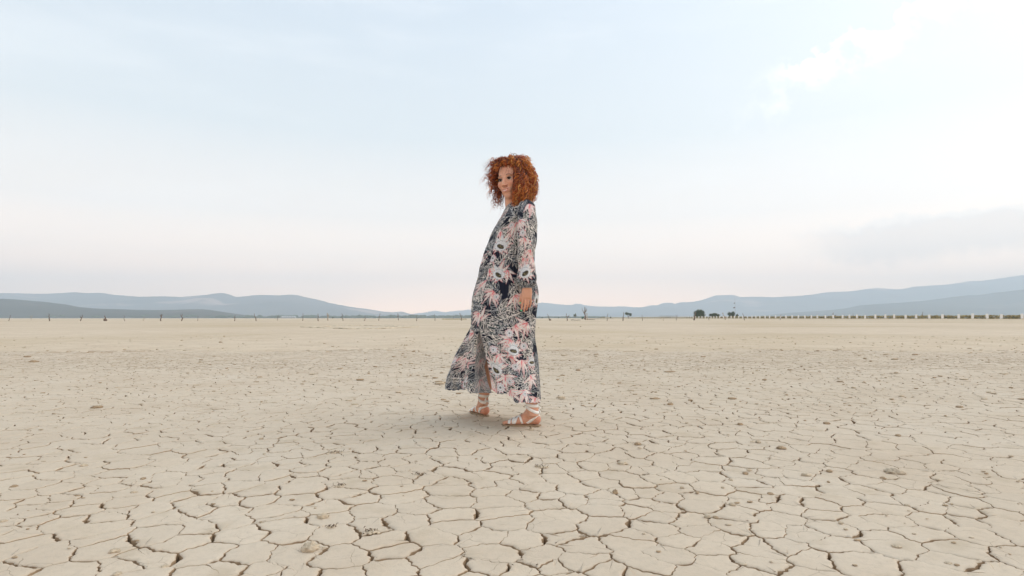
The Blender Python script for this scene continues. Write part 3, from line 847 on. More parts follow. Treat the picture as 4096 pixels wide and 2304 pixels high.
ST = [
    (39, 1284, 46, 1260, 'leftmost thin stake, nearest the left edge of the plain', dict(r=.05)),
    (127, 1279, 132, 1260, 'short forked twig stake, second from the left edge', dict(r=.05, pale=True, branches=[(.5, -3, 9, .7)])),
    (201, 1284, 197, 1255, 'dark leaning stake, third from the left edge', dict(r=.085)),
    (325, 1284, 331, 1259, 'forked stake left of the stake with a brushy base', dict(r=.07, branches=[(.45, -4, 10, .7)])),
    (424, 1284, 421, 1262, 'thick stake with a brushy brown base on the left', dict(r=.11, stump=.35)),
    (500, 1284, 497, 1261, 'thin faint stake just right of the brushy based stake', dict(r=.045)),
    (575, 1283, 579, 1267, 'shortest leaning twig stake on the left plain', dict(r=.045, pale=True)),
    (646, 1284, 648, 1256, 'dark Y-topped stake under the left mountain', dict(r=.095, branches=[(.6, -6, 9, .7), (.65, 5, 8, .6)])),
    (730, 1284, 730, 1256, 'dark stake with a short side fork, right of the Y-topped one', dict(r=.085, branches=[(.6, -5, 9, .6)])),
    (793, 1283, 794, 1263, 'faint short stake below the dip in the left range', dict(r=.045)),
    (939, 1284, 943, 1260, 'leaning forked stake left of the long curved one', dict(r=.06, branches=[(.4, -4, 10, .7)])),
    (1026, 1284, 1018, 1254, 'curved stake leaning left, left of the greenhouse', dict(r=.07, branches=[(.25, 4, 4, .6)])),
    (1111, 1282, 1116, 1260, 'thin forked stake just left of the greenhouse', dict(r=.04, branches=[(.5, -3, 8, .7)])),
    (1212, 1283, 1213, 1253, 'straight thin stake right of the greenhouse', dict(r=.06, wob=.05)),
    (1274, 1284, 1273, 1255, 'dark straight stake left of the pale twisted trunk', dict(r=.08, wob=.08)),
    (1313, 1282, 1310, 1252, 'pale twisted trunk with a forked top', dict(r=.13, pale=True, branches=[(.55, -4, 12, .6), (.6, 5, 8, .6)])),
    (1373, 1283, 1367, 1254, 'bent stake just right of the pale twisted trunk', dict(r=.06, wob=.2)),
    (1460, 1283, 1462, 1262, 'short stake with a small lump at its foot', dict(r=.065, branches=[(.05, -6, 0, 1.2)])),
    (1516, 1283, 1521, 1253, 'thin stake curving right at the top', dict(r=.055)),
    (1595, 1281, 1591, 1253, 'double stemmed stake with a hooked top', dict(r=.07, branches=[(.15, -1, 23, .7)])),
    (1668, 1284, 1667, 1262, 'short bent stake between the hooked stake and the woman', dict(r=.05, wob=.2)),
    (1741, 1283, 1738, 1256, 'slender stake leaning left with a foot', dict(r=.05, branches=[(.03, 5, 0, .8)])),
    (1814, 1278, 1814, 1256, 'thin straight stake beyond the grass patch', dict(r=.05, wob=.05)),
    (1848, 1282, 1838, 1253, 'crooked dark stake on the grass patch left of the woman', dict(r=.085, wob=.3, branches=[(.3, -5, 2, .6)])),
    (2198, 1282, 2189, 1256, 'broken stump with one upright branch, right of the dress', dict(r=.07, stump=.28)),
    (2268, 1283, 2265, 1254, 'Y-shaped dead tree left of the tall dead tree', dict(r=.08, wob=.15, branches=[(.45, 9, 11, .8)])),
    (2349, 1280, 2347, 1253, 'pale bare post standing right of the tall dead tree', dict(r=.13, pale=True, wob=.06, branches=[(.9, -3, 2, .6)])),
    (2427, 1283, 2431, 1255, 'thin kinked stake right of the tall dead tree', dict(r=.06, wob=.16)),
    (2491, 1283, 2493, 1249, 'curved dark stake just left of the umbrella tree', dict(r=.08, wob=.22)),
    (2569, 1283, 2567, 1259, 'straight thin stake in front of the far posts', dict(r=.05, wob=.05)),
    (2652, 1283, 2652, 1266, 'short pale stake in front of the green shed', dict(r=.045, pale=True, wob=.05)),
    (2705, 1281, 2702, 1259, 'Y-shaped stake left of the thick curved one', dict(r=.06, branches=[(.5, 5, 11, .8)])),
    (2775, 1281, 2781, 1250, 'thick dark curved stake left of the largest bush', dict(r=.17, wob=.12)),
    (2835, 1281, 2831, 1266, 'small bent stake below the largest bush', dict(r=.05)),
    (2900, 1279, 2891, 1251, 'bleached crooked trunk between the bushes', dict(r=.12, pale=True, wob=.3, branches=[(.9, -5, 2, .9)])),
    (2978, 1281, 2970, 1253, 'crooked stake with a thin leaning top, right of the mast', dict(r=.07, wob=.25)),
    (3119, 1280, 3124, 1258, 'forked thin stake right of the crooked one', dict(r=.05, branches=[(.5, -4, 8, .7)])),
    (3326, 1279, 3333, 1251, 'dark thick broken stake in front of the posts', dict(r=.13, wob=.2, branches=[(.55, 14, 4, .6)])),
    (3411, 1279, 3411, 1254, 'faint thin stake right of the broken one', dict(r=.05)),
    (3536, 1279, 3538, 1256, 'slim stake between posts, second from the right', dict(r=.06)),
    (3685, 1279, 3690, 1247, 'dark curved stake nearest the right edge', dict(r=.085, wob=.2, branches=[(.5, -5, 6, .6)])),
]
for k, (a, b_, c_, d_, lab, kw) in enumerate(ST):
    stake(a, b_, c_, d_, lab, seed=k, **kw)

# the tall dead tree: two legs, three bare limbs
stake(2341, 1279, 2339, 1229, 'tallest dead tree with bare upright limbs in front of the green truck', r=.20, wob=.12, n=9,
      branches=[(.60, 8, 14, .5), (.62, 5, 17, .4), (.45, -7, 12, .45), (.52, -12, 22, .40), (.30, -7, -13, .55)], name='dead_tree', cat='dead tree', seed=77)
# fallen branches on the plain at its foot
M_fallen = M_bark
for (x0, y0, x1, y1, lab) in ((2345, 1277.5, 2460, 1274.9, 'long fallen pole lying right of the tall dead tree'),
                              (2350, 1278, 2379, 1279.5, 'short fallen branch at the foot of the tall dead tree'),
                              (2285, 1281, 2322, 1282, 'fallen twig lying left of the tall dead tree')):
    a, b_ = G(x0, y0), G(x1, y1)
    mb = MB(); pts = [np.array([0, 0, .08]) + (b_ - a) * u + np.array([0, 0, .06 * math.sin(9 * u)]) for u in np.linspace(0, 1, 8)]
    mb.tube(pts, np.linspace(.11, .05, 8), 6)
    tag(obj('fallen_branch', mb.mesh('fallen_branch', [M_fallen]), None, tuple(a)), lab, 'branch')

# dried puddle rim: low crust mounds
mb = MB(); r2 = random.Random(21)
for k in range(260):
    u = r2.uniform(0, 1); px = 1225 + 425 * u; row = r2.random()
    py = 1308 + 7 * math.sin(u * math.pi) * (1 if row < .5 else -1) * r2.uniform(.7, 1.1)
    g_ = G(px, py); s_ = r2.uniform(.15, .55)
    v, f = blob(k, (s_, s_ * 1.3, s_ * 0.16), 8, 5, 0.4, 2.0); mb.add(v + g_, f)
tag(obj('mud_crust', mb.mesh('mud_crust', [simple('pale_crust', (0.58, 0.48, 0.35), 0.95, 0.25, 3.0)])),
    'pale crusted rim of a dried puddle on the plain to the left', kind='stuff')

# ------------------------------------------------------------------ stones and clods on the mud
M_clod = simple('clod_soil', (0.55, 0.45, 0.325), 0.95, 0.22, 45.0, 0.004)
M_clod_dark = simple('brown_clod_soil', (0.40, 0.295, 0.19), 0.95, 0.25, 30.0, 0.002)
M_stone = simple('pale_stone', (0.50, 0.41, 0.30), 0.9, 0.2, 40.0, 0.004)
CL = [(1242, 2196, 66, .75, 'biggest rounded mud lump on the ground, near the bottom left', 0), (1291, 2068, 44, .65, 'second biggest rounded lump, above the biggest one', 0),
      (3578, 1890, 74, .40, 'long flat stone lying on the mud far right', 0), (2461, 1972, 22, 1.3, 'small pointed stone standing upright right of centre', 1),
      (459, 2204, 38, .5, 'rounded clod at the lower left by a long crack', 0), (535, 1970, 24, .5, 'small pale clod halfway down on the left', 0),
      (334, 1864, 32, .5, 'flat pale clod on the upper left cracks', 0), (660, 2268, 30, .6, 'clod near the bottom edge, right of the lower left one', 0),
      (470, 2297, 30, .6, 'clod cut by the bottom edge on the left', 0), (14, 2085, 26, .5, 'clod at the left edge of the photo', 0),
      (2489, 1855, 40, .4, 'low wide clod between the woman and the flat stone', 0), (2551, 1776, 26, .5, 'small brown clod behind the low wide clod', 1),
      (2125, 1719, 20, .5, 'crumbled clod right under the near heel', 0), (2681, 1618, 24, .6, 'brown clod right of the woman, level with her feet', 1),
      (3306, 1694, 26, .5, 'dark clod in the upper right cracks', 1), (3593, 1743, 22, .6, 'brown clod above the long flat stone', 1),
      (2960, 1697, 20, .6, 'rounded brown clod left of the dark one on the right', 1), (3224, 1900, 36, .35, 'flat clod left of the long flat stone', 0),
      (3033, 1768, 22, .5, 'small clod above the flat clod on the right', 0), (3125, 1792, 34, .4, 'elongated dark clod on a right hand crack', 1),
      (3793, 2254, 28, .4, 'clod near the bottom right corner', 0), (3587, 2186, 34, .35, 'low flat clod at the lower right', 0),
      (3837, 1630, 28, .5, 'dark brown clod at the far right', 1), (1177, 1764, 18, .6, 'small clod left of the woman on a ring of cracks', 0),
      (135, 1448, 30, .5, 'dark brown clod alone far left', 1), (882, 1370, 14, .6, 'tiny red brown clod far out on the left plain', 1),
      (388, 1630, 40, .4, 'brown clod on the left, level with the feet', 1), (2155, 1312, 6, .8, 'tiny dark stone far behind, right of the dress', 1),
      (2322, 1307, 7, .7, 'tiny dark stone on the plain below the dead tree', 1)]
for k, (px, py, w, hr, lab, dk) in enumerate(CL):
    g_ = G(px, py); s_ = w / F * g_[1] / 2
    v, f = blob(k + 3, (s_, s_ * 0.85, s_ * hr * .85), 26, 16, 0.42, 2.6, -s_ * .2)
    o = obj('stone' if k in (2, 3, 27, 28) else 'mud_clod', new_mesh('clod', v, f, [M_stone if k == 2 else M_clod_dark if dk else M_clod]), None, (g_[0], g_[1], s_ * .05))
    tag(o, lab, 'stone' if k in (2, 3, 27, 28) else 'clod')
# broken clumps
for (px, py, w, lab) in ((1364, 1945, 46, 'clump of dry roots and crumbs left of the woman, nearer the camera'), (1340, 1812, 52, 'crumbly tan patch of clods left of the woman'),
                         (1323, 2110, 44, 'brown broken clump just right of the second biggest lump'), (2163, 1868, 42, 'broken clump in front of the near foot'),
                         (1480, 2130, 60, 'spread of broken crumbs in the lower middle'), (1672, 1900, 34, 'small crumb pile below the far foot')):
    g_ = G(px, py); s_ = w / F * g_[1] / 2; r2 = random.Random(px); mb = MB()
    t = thing('clod_pile', tuple(g_), lab, 'clod pile')
    for a in range(26):
        q = s_ * r2.uniform(.08, .26); v, f = blob(a + px, (q, q, q * .6), 7, 5, .35, 2.0)
        mb.add(v + np.array([r2.gauss(0, .45) * s_, r2.gauss(0, .4) * s_, q * .3]), f)
    o = obj('crumb', mb.mesh('crumb', [M_clod]), t); o['kind'] = 'stuff'
    mb = MB()
    for a in range(12):
        p = np.array([r2.gauss(0, .5) * s_, r2.gauss(0, .4) * s_, .004]); d = np.array([r2.uniform(-1, 1), r2.uniform(-1, 1), r2.uniform(.0, .5)]) * s_ * .6
        mb.tube([p, p + d * .5 + np.array([0, 0, .004]), p + d], [.0011, .0009, .0005], 4)
    o = obj('root', mb.mesh('root', [M_bark]), t); o['kind'] = 'stuff'
# scattered small clods, a few hundred that all look alike
variants = []
for k in range(8):
    v, f = blob(50 + k, (1, .9, .55), 9, 6, .3, 1.8, -.3)
    variants.append(new_mesh('mud_clod', v, f, [M_clod_dark if k % 2 else M_clod]))
for k in range(90):
    Y = 1.9 + 13 * rnd.random() ** 1.25; side = rnd.random()
    x = rnd.uniform(-.92, .92) * Y if side < .45 else rnd.uniform(.25, .92) * Y
    if abs(x) < .35 and 3.2 < Y < 4.4: continue
    s_ = rnd.uniform(.005, .012) * (1 + Y * .07)
    o = obj('mud_clod', variants[k % 8], None, (x, Y, s_ * .15 + top_z(x, Y)), rnd.uniform(0, 6.28)); o.scale = (s_, s_, s_ * rnd.uniform(.7, 1.1))
    tag(o, 'small dry clod lying loose on the cracked mud', 'clod', 'small loose clods on the mud')
mb = MB(); r2 = random.Random(8)
for k in range(1300):
    if k < 300: Y = 1.6 + 8 * r2.random() ** 1.4; x = r2.uniform(-.98, .98) * Y; q = r2.uniform(.0025, .006) * (1 + .15 * Y)
    else: Y = 4.5 + 17 * r2.random(); x = r2.uniform(-.2, 1) * Y if r2.random() < .75 else r2.uniform(-1, 0) * Y; q = r2.uniform(.010, .026) * (.7 + r2.random() ** 3)
    if abs(x) < .4 and Y < 5: continue
    v, f = blob(k % 9, (q * r2.uniform(.8, 1.8), q, q * r2.uniform(.2, .45)), 6, 4, .4, 1.5); mb.add(v + np.array([x, Y, q * .1 + .002]), f, k % 2)
tag(obj('gravel', mb.mesh('gravel', [M_clod, M_clod_dark])), 'fine crumbs of dry soil scattered over the plates', kind='stuff')

# ================================================================== the woman
WY = 3.70                                   # distance of her middle
ROOT = np.array([(2050 - 2048) / F * WY, WY, 0.0])
person = thing('person', tuple(ROOT), 'woman with curly red hair in a long floral dress and white sandals on cracked mud', 'person')


def attr_mat(name, rough=0.6, extra=None):
    m, g, b = mat(name)
    a = g.node('ShaderNodeAttribute', attribute_name='tint')
    g.put(b.inputs['Base Color'], a.outputs['Color']); b.inputs['Roughness'].default_value = rough
    if extra: extra(g, b, a)
    return m


# ------------------------------------------------------------------ body: separate closed pieces, then one voxel surface
def pj(px, py, Y): return P(px, py, Y)


body = MB()
# ---- head: distance field sampled from its centre
HC = P(2044, 722, 3.625)
yaw = math.radians(-30); roll = math.radians(7); pitch = math.radians(-3)
# local axes: X = her left, Y = forward (face), Z = up.  facing the camera is -Y world, then turned to picture left
def head_matrix():
    base = Matrix.Rotation(math.pi, 3, 'Z')                # face +Y -> world -Y
    return np.array(Matrix.Rotation(-roll, 3, 'Y') @ Matrix.Rotation(yaw, 3, 'Z') @ base @ Matrix.Rotation(pitch, 3, 'X'))
HM = head_matrix()
HS = 1.04


def h2w(p): return HC + (np.atleast_2d(p) * HS) @ HM.T


def sd_ell(p, c, r):
    q = (p - np.array(c)) / np.array(r); k = np.linalg.norm(q, axis=-1)
    return (k - 1) * min(r) * (0.6 + 0.4 * 1.0)
def sd_cap(p, a, b, r0, r1):
    a = np.array(a); b = np.array(b); ab = b - a
    t = np.clip(((p - a) @ ab) / (ab @ ab), 0, 1)
    return np.linalg.norm(p - a - t[..., None] * ab, axis=-1) - (r0 + (r1 - r0) * t)
def smin(a, b, k):
    h = np.clip(0.5 + 0.5 * (b - a) / k, 0, 1); return b * (1 - h) + a * h - k * h * (1 - h)
def smax(a, b, k): return -smin(-a, -b, k)


def head_sdf(p):
    d = sd_ell(p, (0, -.018, .035), (.074, .094, .088))
    d = smin(d, sd_ell(p, (0, .022, -.025), (.060, .062, .088)), .025)
    d = smin(d, sd_ell(p, (0, .060, -.098), (.026, .026, .020)), .022)
    for s in (-1, 1):
        d = smin(d, sd_ell(p, (s * .040, .054, -.026), (.022, .024, .022)), .02)
        d = smin(d, sd_ell(p, (s * .046, .004, -.070), (.018, .028, .022)), .02)
        d = smin(d, sd_ell(p, (s * .030, .070, .021), (.020, .012, .007)), .010)
    for s in (-1, 1):
        d = smax(d, -sd_ell(p, (s * .031, .096, .001), (.017, .020, .011)), .010)
    d = smin(d, sd_cap(p, (0, .083, .008), (0, .108, -.034), .0075, .0095), .009)
    for s in (-1, 1): d = smin(d, sd_ell(p, (s * .010, .098, -.038), (.008, .010, .007)), .005)
    d = smin(d, sd_ell(p, (0, .078, -.068), (.028, .018, .018)), .012)
    xx = p[..., 0]; lift = 13.0 * xx ** 2
    q = p - np.stack([0 * xx, 0 * xx, lift], -1)
    d = smin(d, sd_ell(q, (0, .0940, -.0640), (.023, .0060, .0034)), .003)
    d = smin(d, sd_ell(q, (0, .0930, -.0765), (.020, .0062, .0044)), .003)
    d = smax(d, -sd_ell(q, (0, .1005, -.0695), (.019, .006, .0035)), .002)
    for s in (-1, 1): d = smin(d, sd_ell(p, (s * .076, -.012, -.012), (.008, .020, .030)), .006)
    return d


nu_, nv_ = 200, 150
th = np.linspace(0, 2 * math.pi, nu_, endpoint=False); ph = np.linspace(0.0, math.pi, nv_)
TH, PH = np.meshgrid(th, ph)
D = np.stack([np.sin(PH) * np.cos(TH), np.sin(PH) * np.sin(TH), np.cos(PH)], -1)
O = np.array([0, .012, -.01]); lo = np.full(TH.shape, .02); hi = np.full(TH.shape, .17)
# first crossing from outside, sampled
ts = np.linspace(.165, .03, 60)
r_hit = np.full(TH.shape, .03); done = np.zeros(TH.shape, bool)
prev = np.full(TH.shape, .17)
for t_ in ts:
    ins = head_sdf(O + D * t_) < 0
    new = ins & ~done
    r_hit[new] = t_; done |= ins
lo = r_hit; hi = r_hit + (ts[0] - ts[1])
for _ in range(12):
    mid = (lo + hi) / 2; ins = head_sdf(O + D * mid[..., None]) < 0
    lo = np.where(ins, mid, lo); hi = np.where(ins, hi, mid)
HL = (O + D * lo[..., None]).reshape(-1, 3)
i, j = np.meshgrid(np.arange(nv_ - 1), np.arange(nu_), indexing='ij'); j2 = (j + 1) % nu_
body.add(h2w(HL), np.stack([i * nu_ + j, (i + 1) * nu_ + j, (i + 1) * nu_ + j2, i * nu_ + j2], -1).reshape(-1, 4))

# ---- neck and trunk
neck_top = h2w((0, -.005, -.075))[0]
body.tube([neck_top, P(2052, 815, 3.645), P(2058, 848, 3.66), P(2062, 880, 3.68)], [(.052, .056), (.050, .052), (.056, .056), (.09, .10)], 24)
body.tube([P(2060, 842, 3.68), P(2062, 866, 3.69), P(2060, 930, 3.69), P(2045, 1000, 3.69), P(2050, 1060, 3.69), P(2065, 1150, 3.69), P(2075, 1215, 3.69), P(2075, 1260, 3.69)],
          [(.055, .07), (.075, .15), (.085, .165), (.095, .15), (.085, .13), (.105, .165), (.115, .175), (.09, .14)], 28, flat=(1, 0, 0))
# ---- arms (near = her left)
SH = P(2105, 868, 3.53); EL = P(2108, 1010, 3.475); WR = P(2109, 1150, 3.455)
body.tube([P(2080, 862, 3.60), SH, (SH + EL) / 2, EL, (EL + WR) / 2, WR, P(2109, 1163, 3.455)],
          [(.045, .045), (.050, .048), (.043, .042), (.036, .036), (.033, .034), (.0205, .027), (.019, .030)], 20, flat=(0, 1, 0))
SH2 = P(2090, 868, 3.86); EL2 = P(2100, 1010, 3.93); WR2 = P(2085, 1150, 3.90)
body.tube([P(2075, 862, 3.78), SH2, (SH2 + EL2) / 2, EL2, WR2], [.045, .05, .042, .036, .022], 18)
# ---- hands
def hand(wr, px_off, Yh, flip=1, build=True):
    def q(px, py, dy=0.0): return P(px + px_off, py, Yh + dy)
    body.tube([q(2109, 1148), q(2108, 1162), q(2107, 1180), q(2106, 1190), q(2106, 1195)],
              [(.019, .027), (.017, .032), (.0160, .0325), (.0135, .0315), (.008, .028)], 22, flat=(0, 1, 0))
    fingers = [((2090.0, 1192), (2089.5, 1212), (2087.5, 1227), (2085.5, 1239), .0070, 0.0),
               ((2101.5, 1194), (2101.5, 1215), (2099.0, 1231), (2096.0, 1245), .0073, -.003),
               ((2112.5, 1193), (2113.0, 1212), (2110.0, 1226), (2106.5, 1239), .0070, .001),
               ((2122.8, 1189), (2124.0, 1205), (2122.0, 1217), (2118.0, 1228), .0062, .006)]
    tips = []
    for k0, k1, k2, k3, r, dy in fingers:
        pts = [q(*k0, dy + .004), q(*((np.array(k0) + k1) / 2), dy - .002), q(*k1, dy + .001), q(*k2, dy + .012), q(*k3, dy + .026)]
        body.tube(pts, [r * 1.05, r * 1.0, r * 1.03, r * .92, r * .70], 12)
        v, f = blob(1, (r * .72,) * 3, 12, 8, 0.0); body.add(v + pts[-1], f); tips.append(pts[-1])
        v, f = blob(2, (r * 1.12,) * 3, 12, 8, 0.0); body.add(v + q(*k0, dy + .001), f)
    # thumb leaves the front side of the palm
    pts = [q(2098, 1166, .012), q(2088, 1180, .016), q(2083, 1194, .018), q(2081, 1208, .022)]
    body.tube(pts, [.012, .0115, .0098, .0072], 12); v, f = blob(3, (.0072,) * 3, 12, 8, 0); body.add(v + pts[-1], f); tips.append(pts[-1])
    return tips
tips = hand(WR, 0, 3.452)
hand(WR2, -22, 3.90)
# ---- legs
HIPN = P(2072, 1215, 3.655); HIPF = P(2060, 1215, 3.78)
KN = P(2094, 1425, 3.665); KF = P(1985, 1405, 3.84)
AN = P(2131, 1632, 3.585); AF = P(1932, 1590, 3.935)
body.tube([HIPN, (HIPN + KN) / 2, KN, KN * .65 + AN * .35, KN * .35 + AN * .65 + np.array([-.004, 0, 0]), AN, P(2133, 1662, 3.585)],
          [.082, .066, .048, .048, .041, (.031, .036), (.034, .036)], 22, flat=(0, 1, 0))
body.tube([HIPF, (HIPF + KF) / 2, KF, KF * .65 + AF * .35, KF * .35 + AF * .65, AF, P(1938, 1618, 3.925)],
          [.095, .080, .058, .058, .046, (.032, .033), (.034, .035)], 22, flat=(0, 1, 0))


# ---- feet
def foot(heel, toe, ankle, side):
    """heel, toe: ground points; side = +1 when the big toe is on the +lateral side"""
    heel = np.array(heel); toe = np.array(toe); d = toe - heel; L = np.hypot(d[0], d[1])
    f = np.array([d[0], d[1], 0]) / L; lat = np.array([-f[1], f[0], 0]); up = np.array([0, 0, 1.0])
    base = .010
    def w(u, l, z): return heel + f * (u * L) + lat * l + up * (z + base + (toe[2] - heel[2]) * u)
    body.tube([w(.05, 0, .026), w(.12, 0, .034), w(.25, 0, .036), w(.40, .002 * side, .032), w(.55, .003 * side, .026), w(.70, .003 * side, .019), w(.80, .002 * side, .014)],
              [(.022, .024), (.030, .034), (.030, .036), (.030, .034), (.036, .028), (.041, .020), (.036, .013)], 24, flat=tuple(lat))
    v, fc = blob(1, (.030, .030, .034), 16, 10, 0); body.add(v + w(.11, 0, .033), fc)
    body.tube([ankle + up * .02, ankle * .5 + w(.26, 0, .06) * .5, w(.24, 0, .045), w(.22, 0, .02)], [(.033, .033), (.035, .038), (.034, .045), (.028, .05)], 20, flat=tuple(lat))
    body.tube([ankle, w(.40, 0, .050), w(.55, 0, .034)], [(.030, .028), (.030, .024), (.028, .018)], 18, flat=tuple(lat))
    toes = [(.026, 1.0, .0115), (.007, .985, .0088), (-.008, .955, .0082), (-.021, .92, .0076), (-.033, .88, .0070)]
    for l, u1, r in toes:
        l *= side
        body.tube([w(.74, l * .9, .012), w((.74 + u1) / 2, l, .014), w(u1 - r / L, l * 1.02, r * .9)], [r * 1.15, r * 1.0, r * .92], 10)
        v, fc = blob(2, (r, r, r * .85), 10, 7, 0); body.add(v + w(u1 - r / L, l * 1.02, r * .9), fc)
    return w, lat, f, L
hN, tN = G(2162, 1704), G(2011, 1701)
hF, tF = G(1948, 1668), G(1884, 1646)
dF = tF - hF; tF = hF + dF / np.linalg.norm(dF) * .242
wN, latN, fN, LN = foot(hN, tN, AN, 1)
wF, latF, fF, LF = foot(hF, tF, AF, -1)


def vox(mb, name, size, it=4):
    me = mb.mesh(name + '_raw', [])
    o = bpy.data.objects.new(name + '_tmp', me); C.objects.link(o)
    md = o.modifiers.new('r', 'REMESH'); md.mode = 'VOXEL'; md.voxel_size = size; md.adaptivity = 0
    sm = o.modifiers.new('s', 'SMOOTH'); sm.factor = 0.5; sm.iterations = it
    dg = bpy.context.evaluated_depsgraph_get(); ev = o.evaluated_get(dg)
    m2 = bpy.data.meshes.new_from_object(ev); bpy.data.objects.remove(o); bpy.data.meshes.remove(me)
    m2.name = name
    return m2


bm_ = vox(body, 'body', 0.0023, 1)
# the trunk and thighs under the cloth need no fine mesh
o_ = bpy.data.objects.new('body_tmp', bm_); C.objects.link(o_)
co = np.empty(len(bm_.vertices) * 3); bm_.vertices.foreach_get('co', co); co = co.reshape(-1, 3)
hid = (co[:, 2] > .36) & (co[:, 2] < 1.30) & (np.linalg.norm(co - P(2106, 1195, 3.46), axis=1) > .11)
vg = o_.vertex_groups.new(name='hid'); vg.add(np.nonzero(hid)[0].tolist(), 1.0, 'REPLACE')
md_ = o_.modifiers.new('d', 'DECIMATE'); md_.ratio = .42; md_.vertex_group = 'hid'
bm2 = bpy.data.meshes.new_from_object(o_.evaluated_get(bpy.context.evaluated_depsgraph_get()))
bpy.data.objects.remove(o_); bpy.data.meshes.remove(bm_); bm_ = bm2; bm_.name = 'body'
nvb = len(bm_.vertices); co = np.empty(nvb * 3); bm_.vertices.foreach_get('co', co); co = co.reshape(-1, 3)
# skin colour by place on the body
lp = ((co - HC) / HS) @ HM           # head local
col = np.tile(np.array([0.68, 0.365, 0.25]), (nvb, 1))
def paint(mask, c, k=1.0):
    m_ = np.clip(mask, 0, 1)[:, None] * k
    col[:] = col * (1 - m_) + np.array(c) * m_
nz = np.array([0.0])
front = (lp[:, 1] > .03) & (np.abs(lp[:, 0]) < .09) & (np.abs(lp[:, 2]) < .14)
X_, Y_, Z_ = lp[:, 0], lp[:, 1], lp[:, 2]
lift = 13.0 * X_ ** 2
g2 = lambda x, z, cx, cz, sx, sz: np.exp(-(((x - cx) / sx) ** 2 + ((z - cz) / sz) ** 2))
for s in (-1, 1):
    paint(front * g2(X_, Z_, s * .040, -.030, .018, .016), (0.62, 0.22, 0.15), .55)      # cheeks
    paint(front * (np.abs(X_ - s * .032) < .0165) * (Y_ > .05) * np.clip(1.6 - np.abs(Z_ - 3.0 * 0 - .0250 + 14 * (X_ - s * .028) ** 2) / .0026, 0, 1), (0.07, 0.03, 0.018), .9)  # brows
    paint(front * g2(X_, Z_, s * .032, .0085, .016, .0050), (0.16, 0.09, 0.07), .65)   # lid crease
lipz = Z_ - lift
mouth = (Y_ > .070) & (np.abs(X_) < .0235)
paint(mouth * np.clip(1 - np.abs(lipz + .0700) / .0110, 0, 1) ** .5 * (np.abs(lipz + .0700) < .0105) * (1 - (np.abs(X_) / .0245) ** 4), (0.56, 0.17, 0.16), .8)
paint(mouth * (np.abs(lipz + .0695) < .0034 * np.sqrt(np.clip(1 - (X_ / .0165) ** 2, 0, 1))), (0.74, 0.62, 0.56), .9)
paint(front * g2(X_, Z_, .010, -.0455, .004, .003) + front * g2(X_, Z_, -.010, -.0455, .004, .003), (0.16, 0.05, 0.035), .9)
# redder heels, toes, fingers
for w_, L_ in ((wN, LN), (wF, LF)):
    for u_, s_ in ((.06, .035), (.95, .03)):
        c_ = w_(u_, 0, .02); dd = np.linalg.norm(co - c_, axis=1); paint(np.clip(1.4 - dd / s_, 0, 1), (0.60, 0.20, 0.13), .6)
for tp in tips: paint(np.clip(1.5 - np.linalg.norm(co - tp, axis=1) / .018, 0, 1), (0.60, 0.24, 0.16), .5)
a_ = bm_.color_attributes.new('tint', 'FLOAT_COLOR', 'POINT'); cc_ = np.ones((nvb, 4), np.float32); cc_[:, :3] = col; a_.data.foreach_set('color', cc_.ravel())
def skin_extra(g, b, a):
    tc = g.node('ShaderNodeTexCoord').outputs['Object']
    n = g.noise(tc, 60.0, 4.0, 0.6)
    g.put(b.inputs['Base Color'], g.mix(g.smooth(n, .3, .7, 0.0, 0.16), a.outputs['Color'], (0.40, 0.17, 0.11)))
    b.inputs['Subsurface Weight'].default_value = 0.12; b.inputs['Subsurface Radius'].default_value = (0.02, 0.008, 0.004)
    b.inputs['Subsurface Scale'].default_value = 0.4; b.inputs['Specular IOR Level'].default_value = 0.35
M_skin = attr_mat('skin', 0.5, skin_extra)
bm_.materials.append(M_skin); bm_.polygons.foreach_set('use_smooth', np.ones(len(bm_.polygons), bool))
bm_.transform(Matrix.Translation(Vector(-ROOT)))
obj('body', bm_, person)
print('body verts', nvb)


def wobj(name, mb, mats, parent=person, smooth=True):
    me = mb.mesh(name, mats, smooth) if isinstance(mb, MB) else mb
    me.transform(Matrix.Translation(Vector(-ROOT)))
    return obj(name, me, parent)


# eyes and lashes
M_eyew = simple('eye_white', (0.70, 0.66, 0.62), 0.25, 0.03); M_iris = simple('dark_iris', (0.035, 0.018, 0.010), 0.15)
M_lash = simple('eyelash', (0.012, 0.008, 0.007), 0.6)
for s in (-1, 1):
    mb = MB(); v, f = blob(1, (.0118,) * 3, 20, 14, 0); mb.add(h2w(v + np.array([s * .031, .0715, -.0005])), f)
    gz = np.array([-.10, .98, -.05]); gz /= np.linalg.norm(gz)
    e = wobj('eye', mb, [M_eyew])
    mb = MB(); v, f = blob(2, (.0070, .0035, .0070), 16, 10, 0); mb.add(h2w(v + np.array([s * .031, .0715, -.0005]) + gz * .0095), f)
    wobj('iris', mb, [M_iris], e)
    xs_ = np.linspace(-.0145, .0155, 9)
    pts = [(s * .031 + s * x_, .0855 - 26 * x_ ** 2 * 1.2, .0050 - 22 * x_ ** 2 + .05 * x_) for x_ in xs_]
    mb = MB(); mb.tube(h2w(np.array(pts)), [.0012, .0022, .0029, .0032, .0033, .0033, .0032, .0027, .0014], 6)
    pts = [(s * .031 + s * x_, .0845 - 26 * x_ ** 2 * 1.2, -.0060 + 14 * x_ ** 2) for x_ in xs_]
    mb.tube(h2w(np.array(pts)), [.0004, .0007, .0009, .0010, .0010, .0011, .0011, .0010, .0005], 5)
    wobj('eyelash', mb, [M_lash])
M_nail = simple('mint_green_nail_varnish', (0.20, 0.62, 0.33), 0.2, 0.05)
for tp in tips[:1] + tips[4:]:
    v, f = blob(1, (.0052, .0030, .0062), 12, 8, 0); mb = MB(); mb.add(v + tp + np.array([-.001, -.0055, -.004]), f); wobj('fingernail', mb, [M_nail])

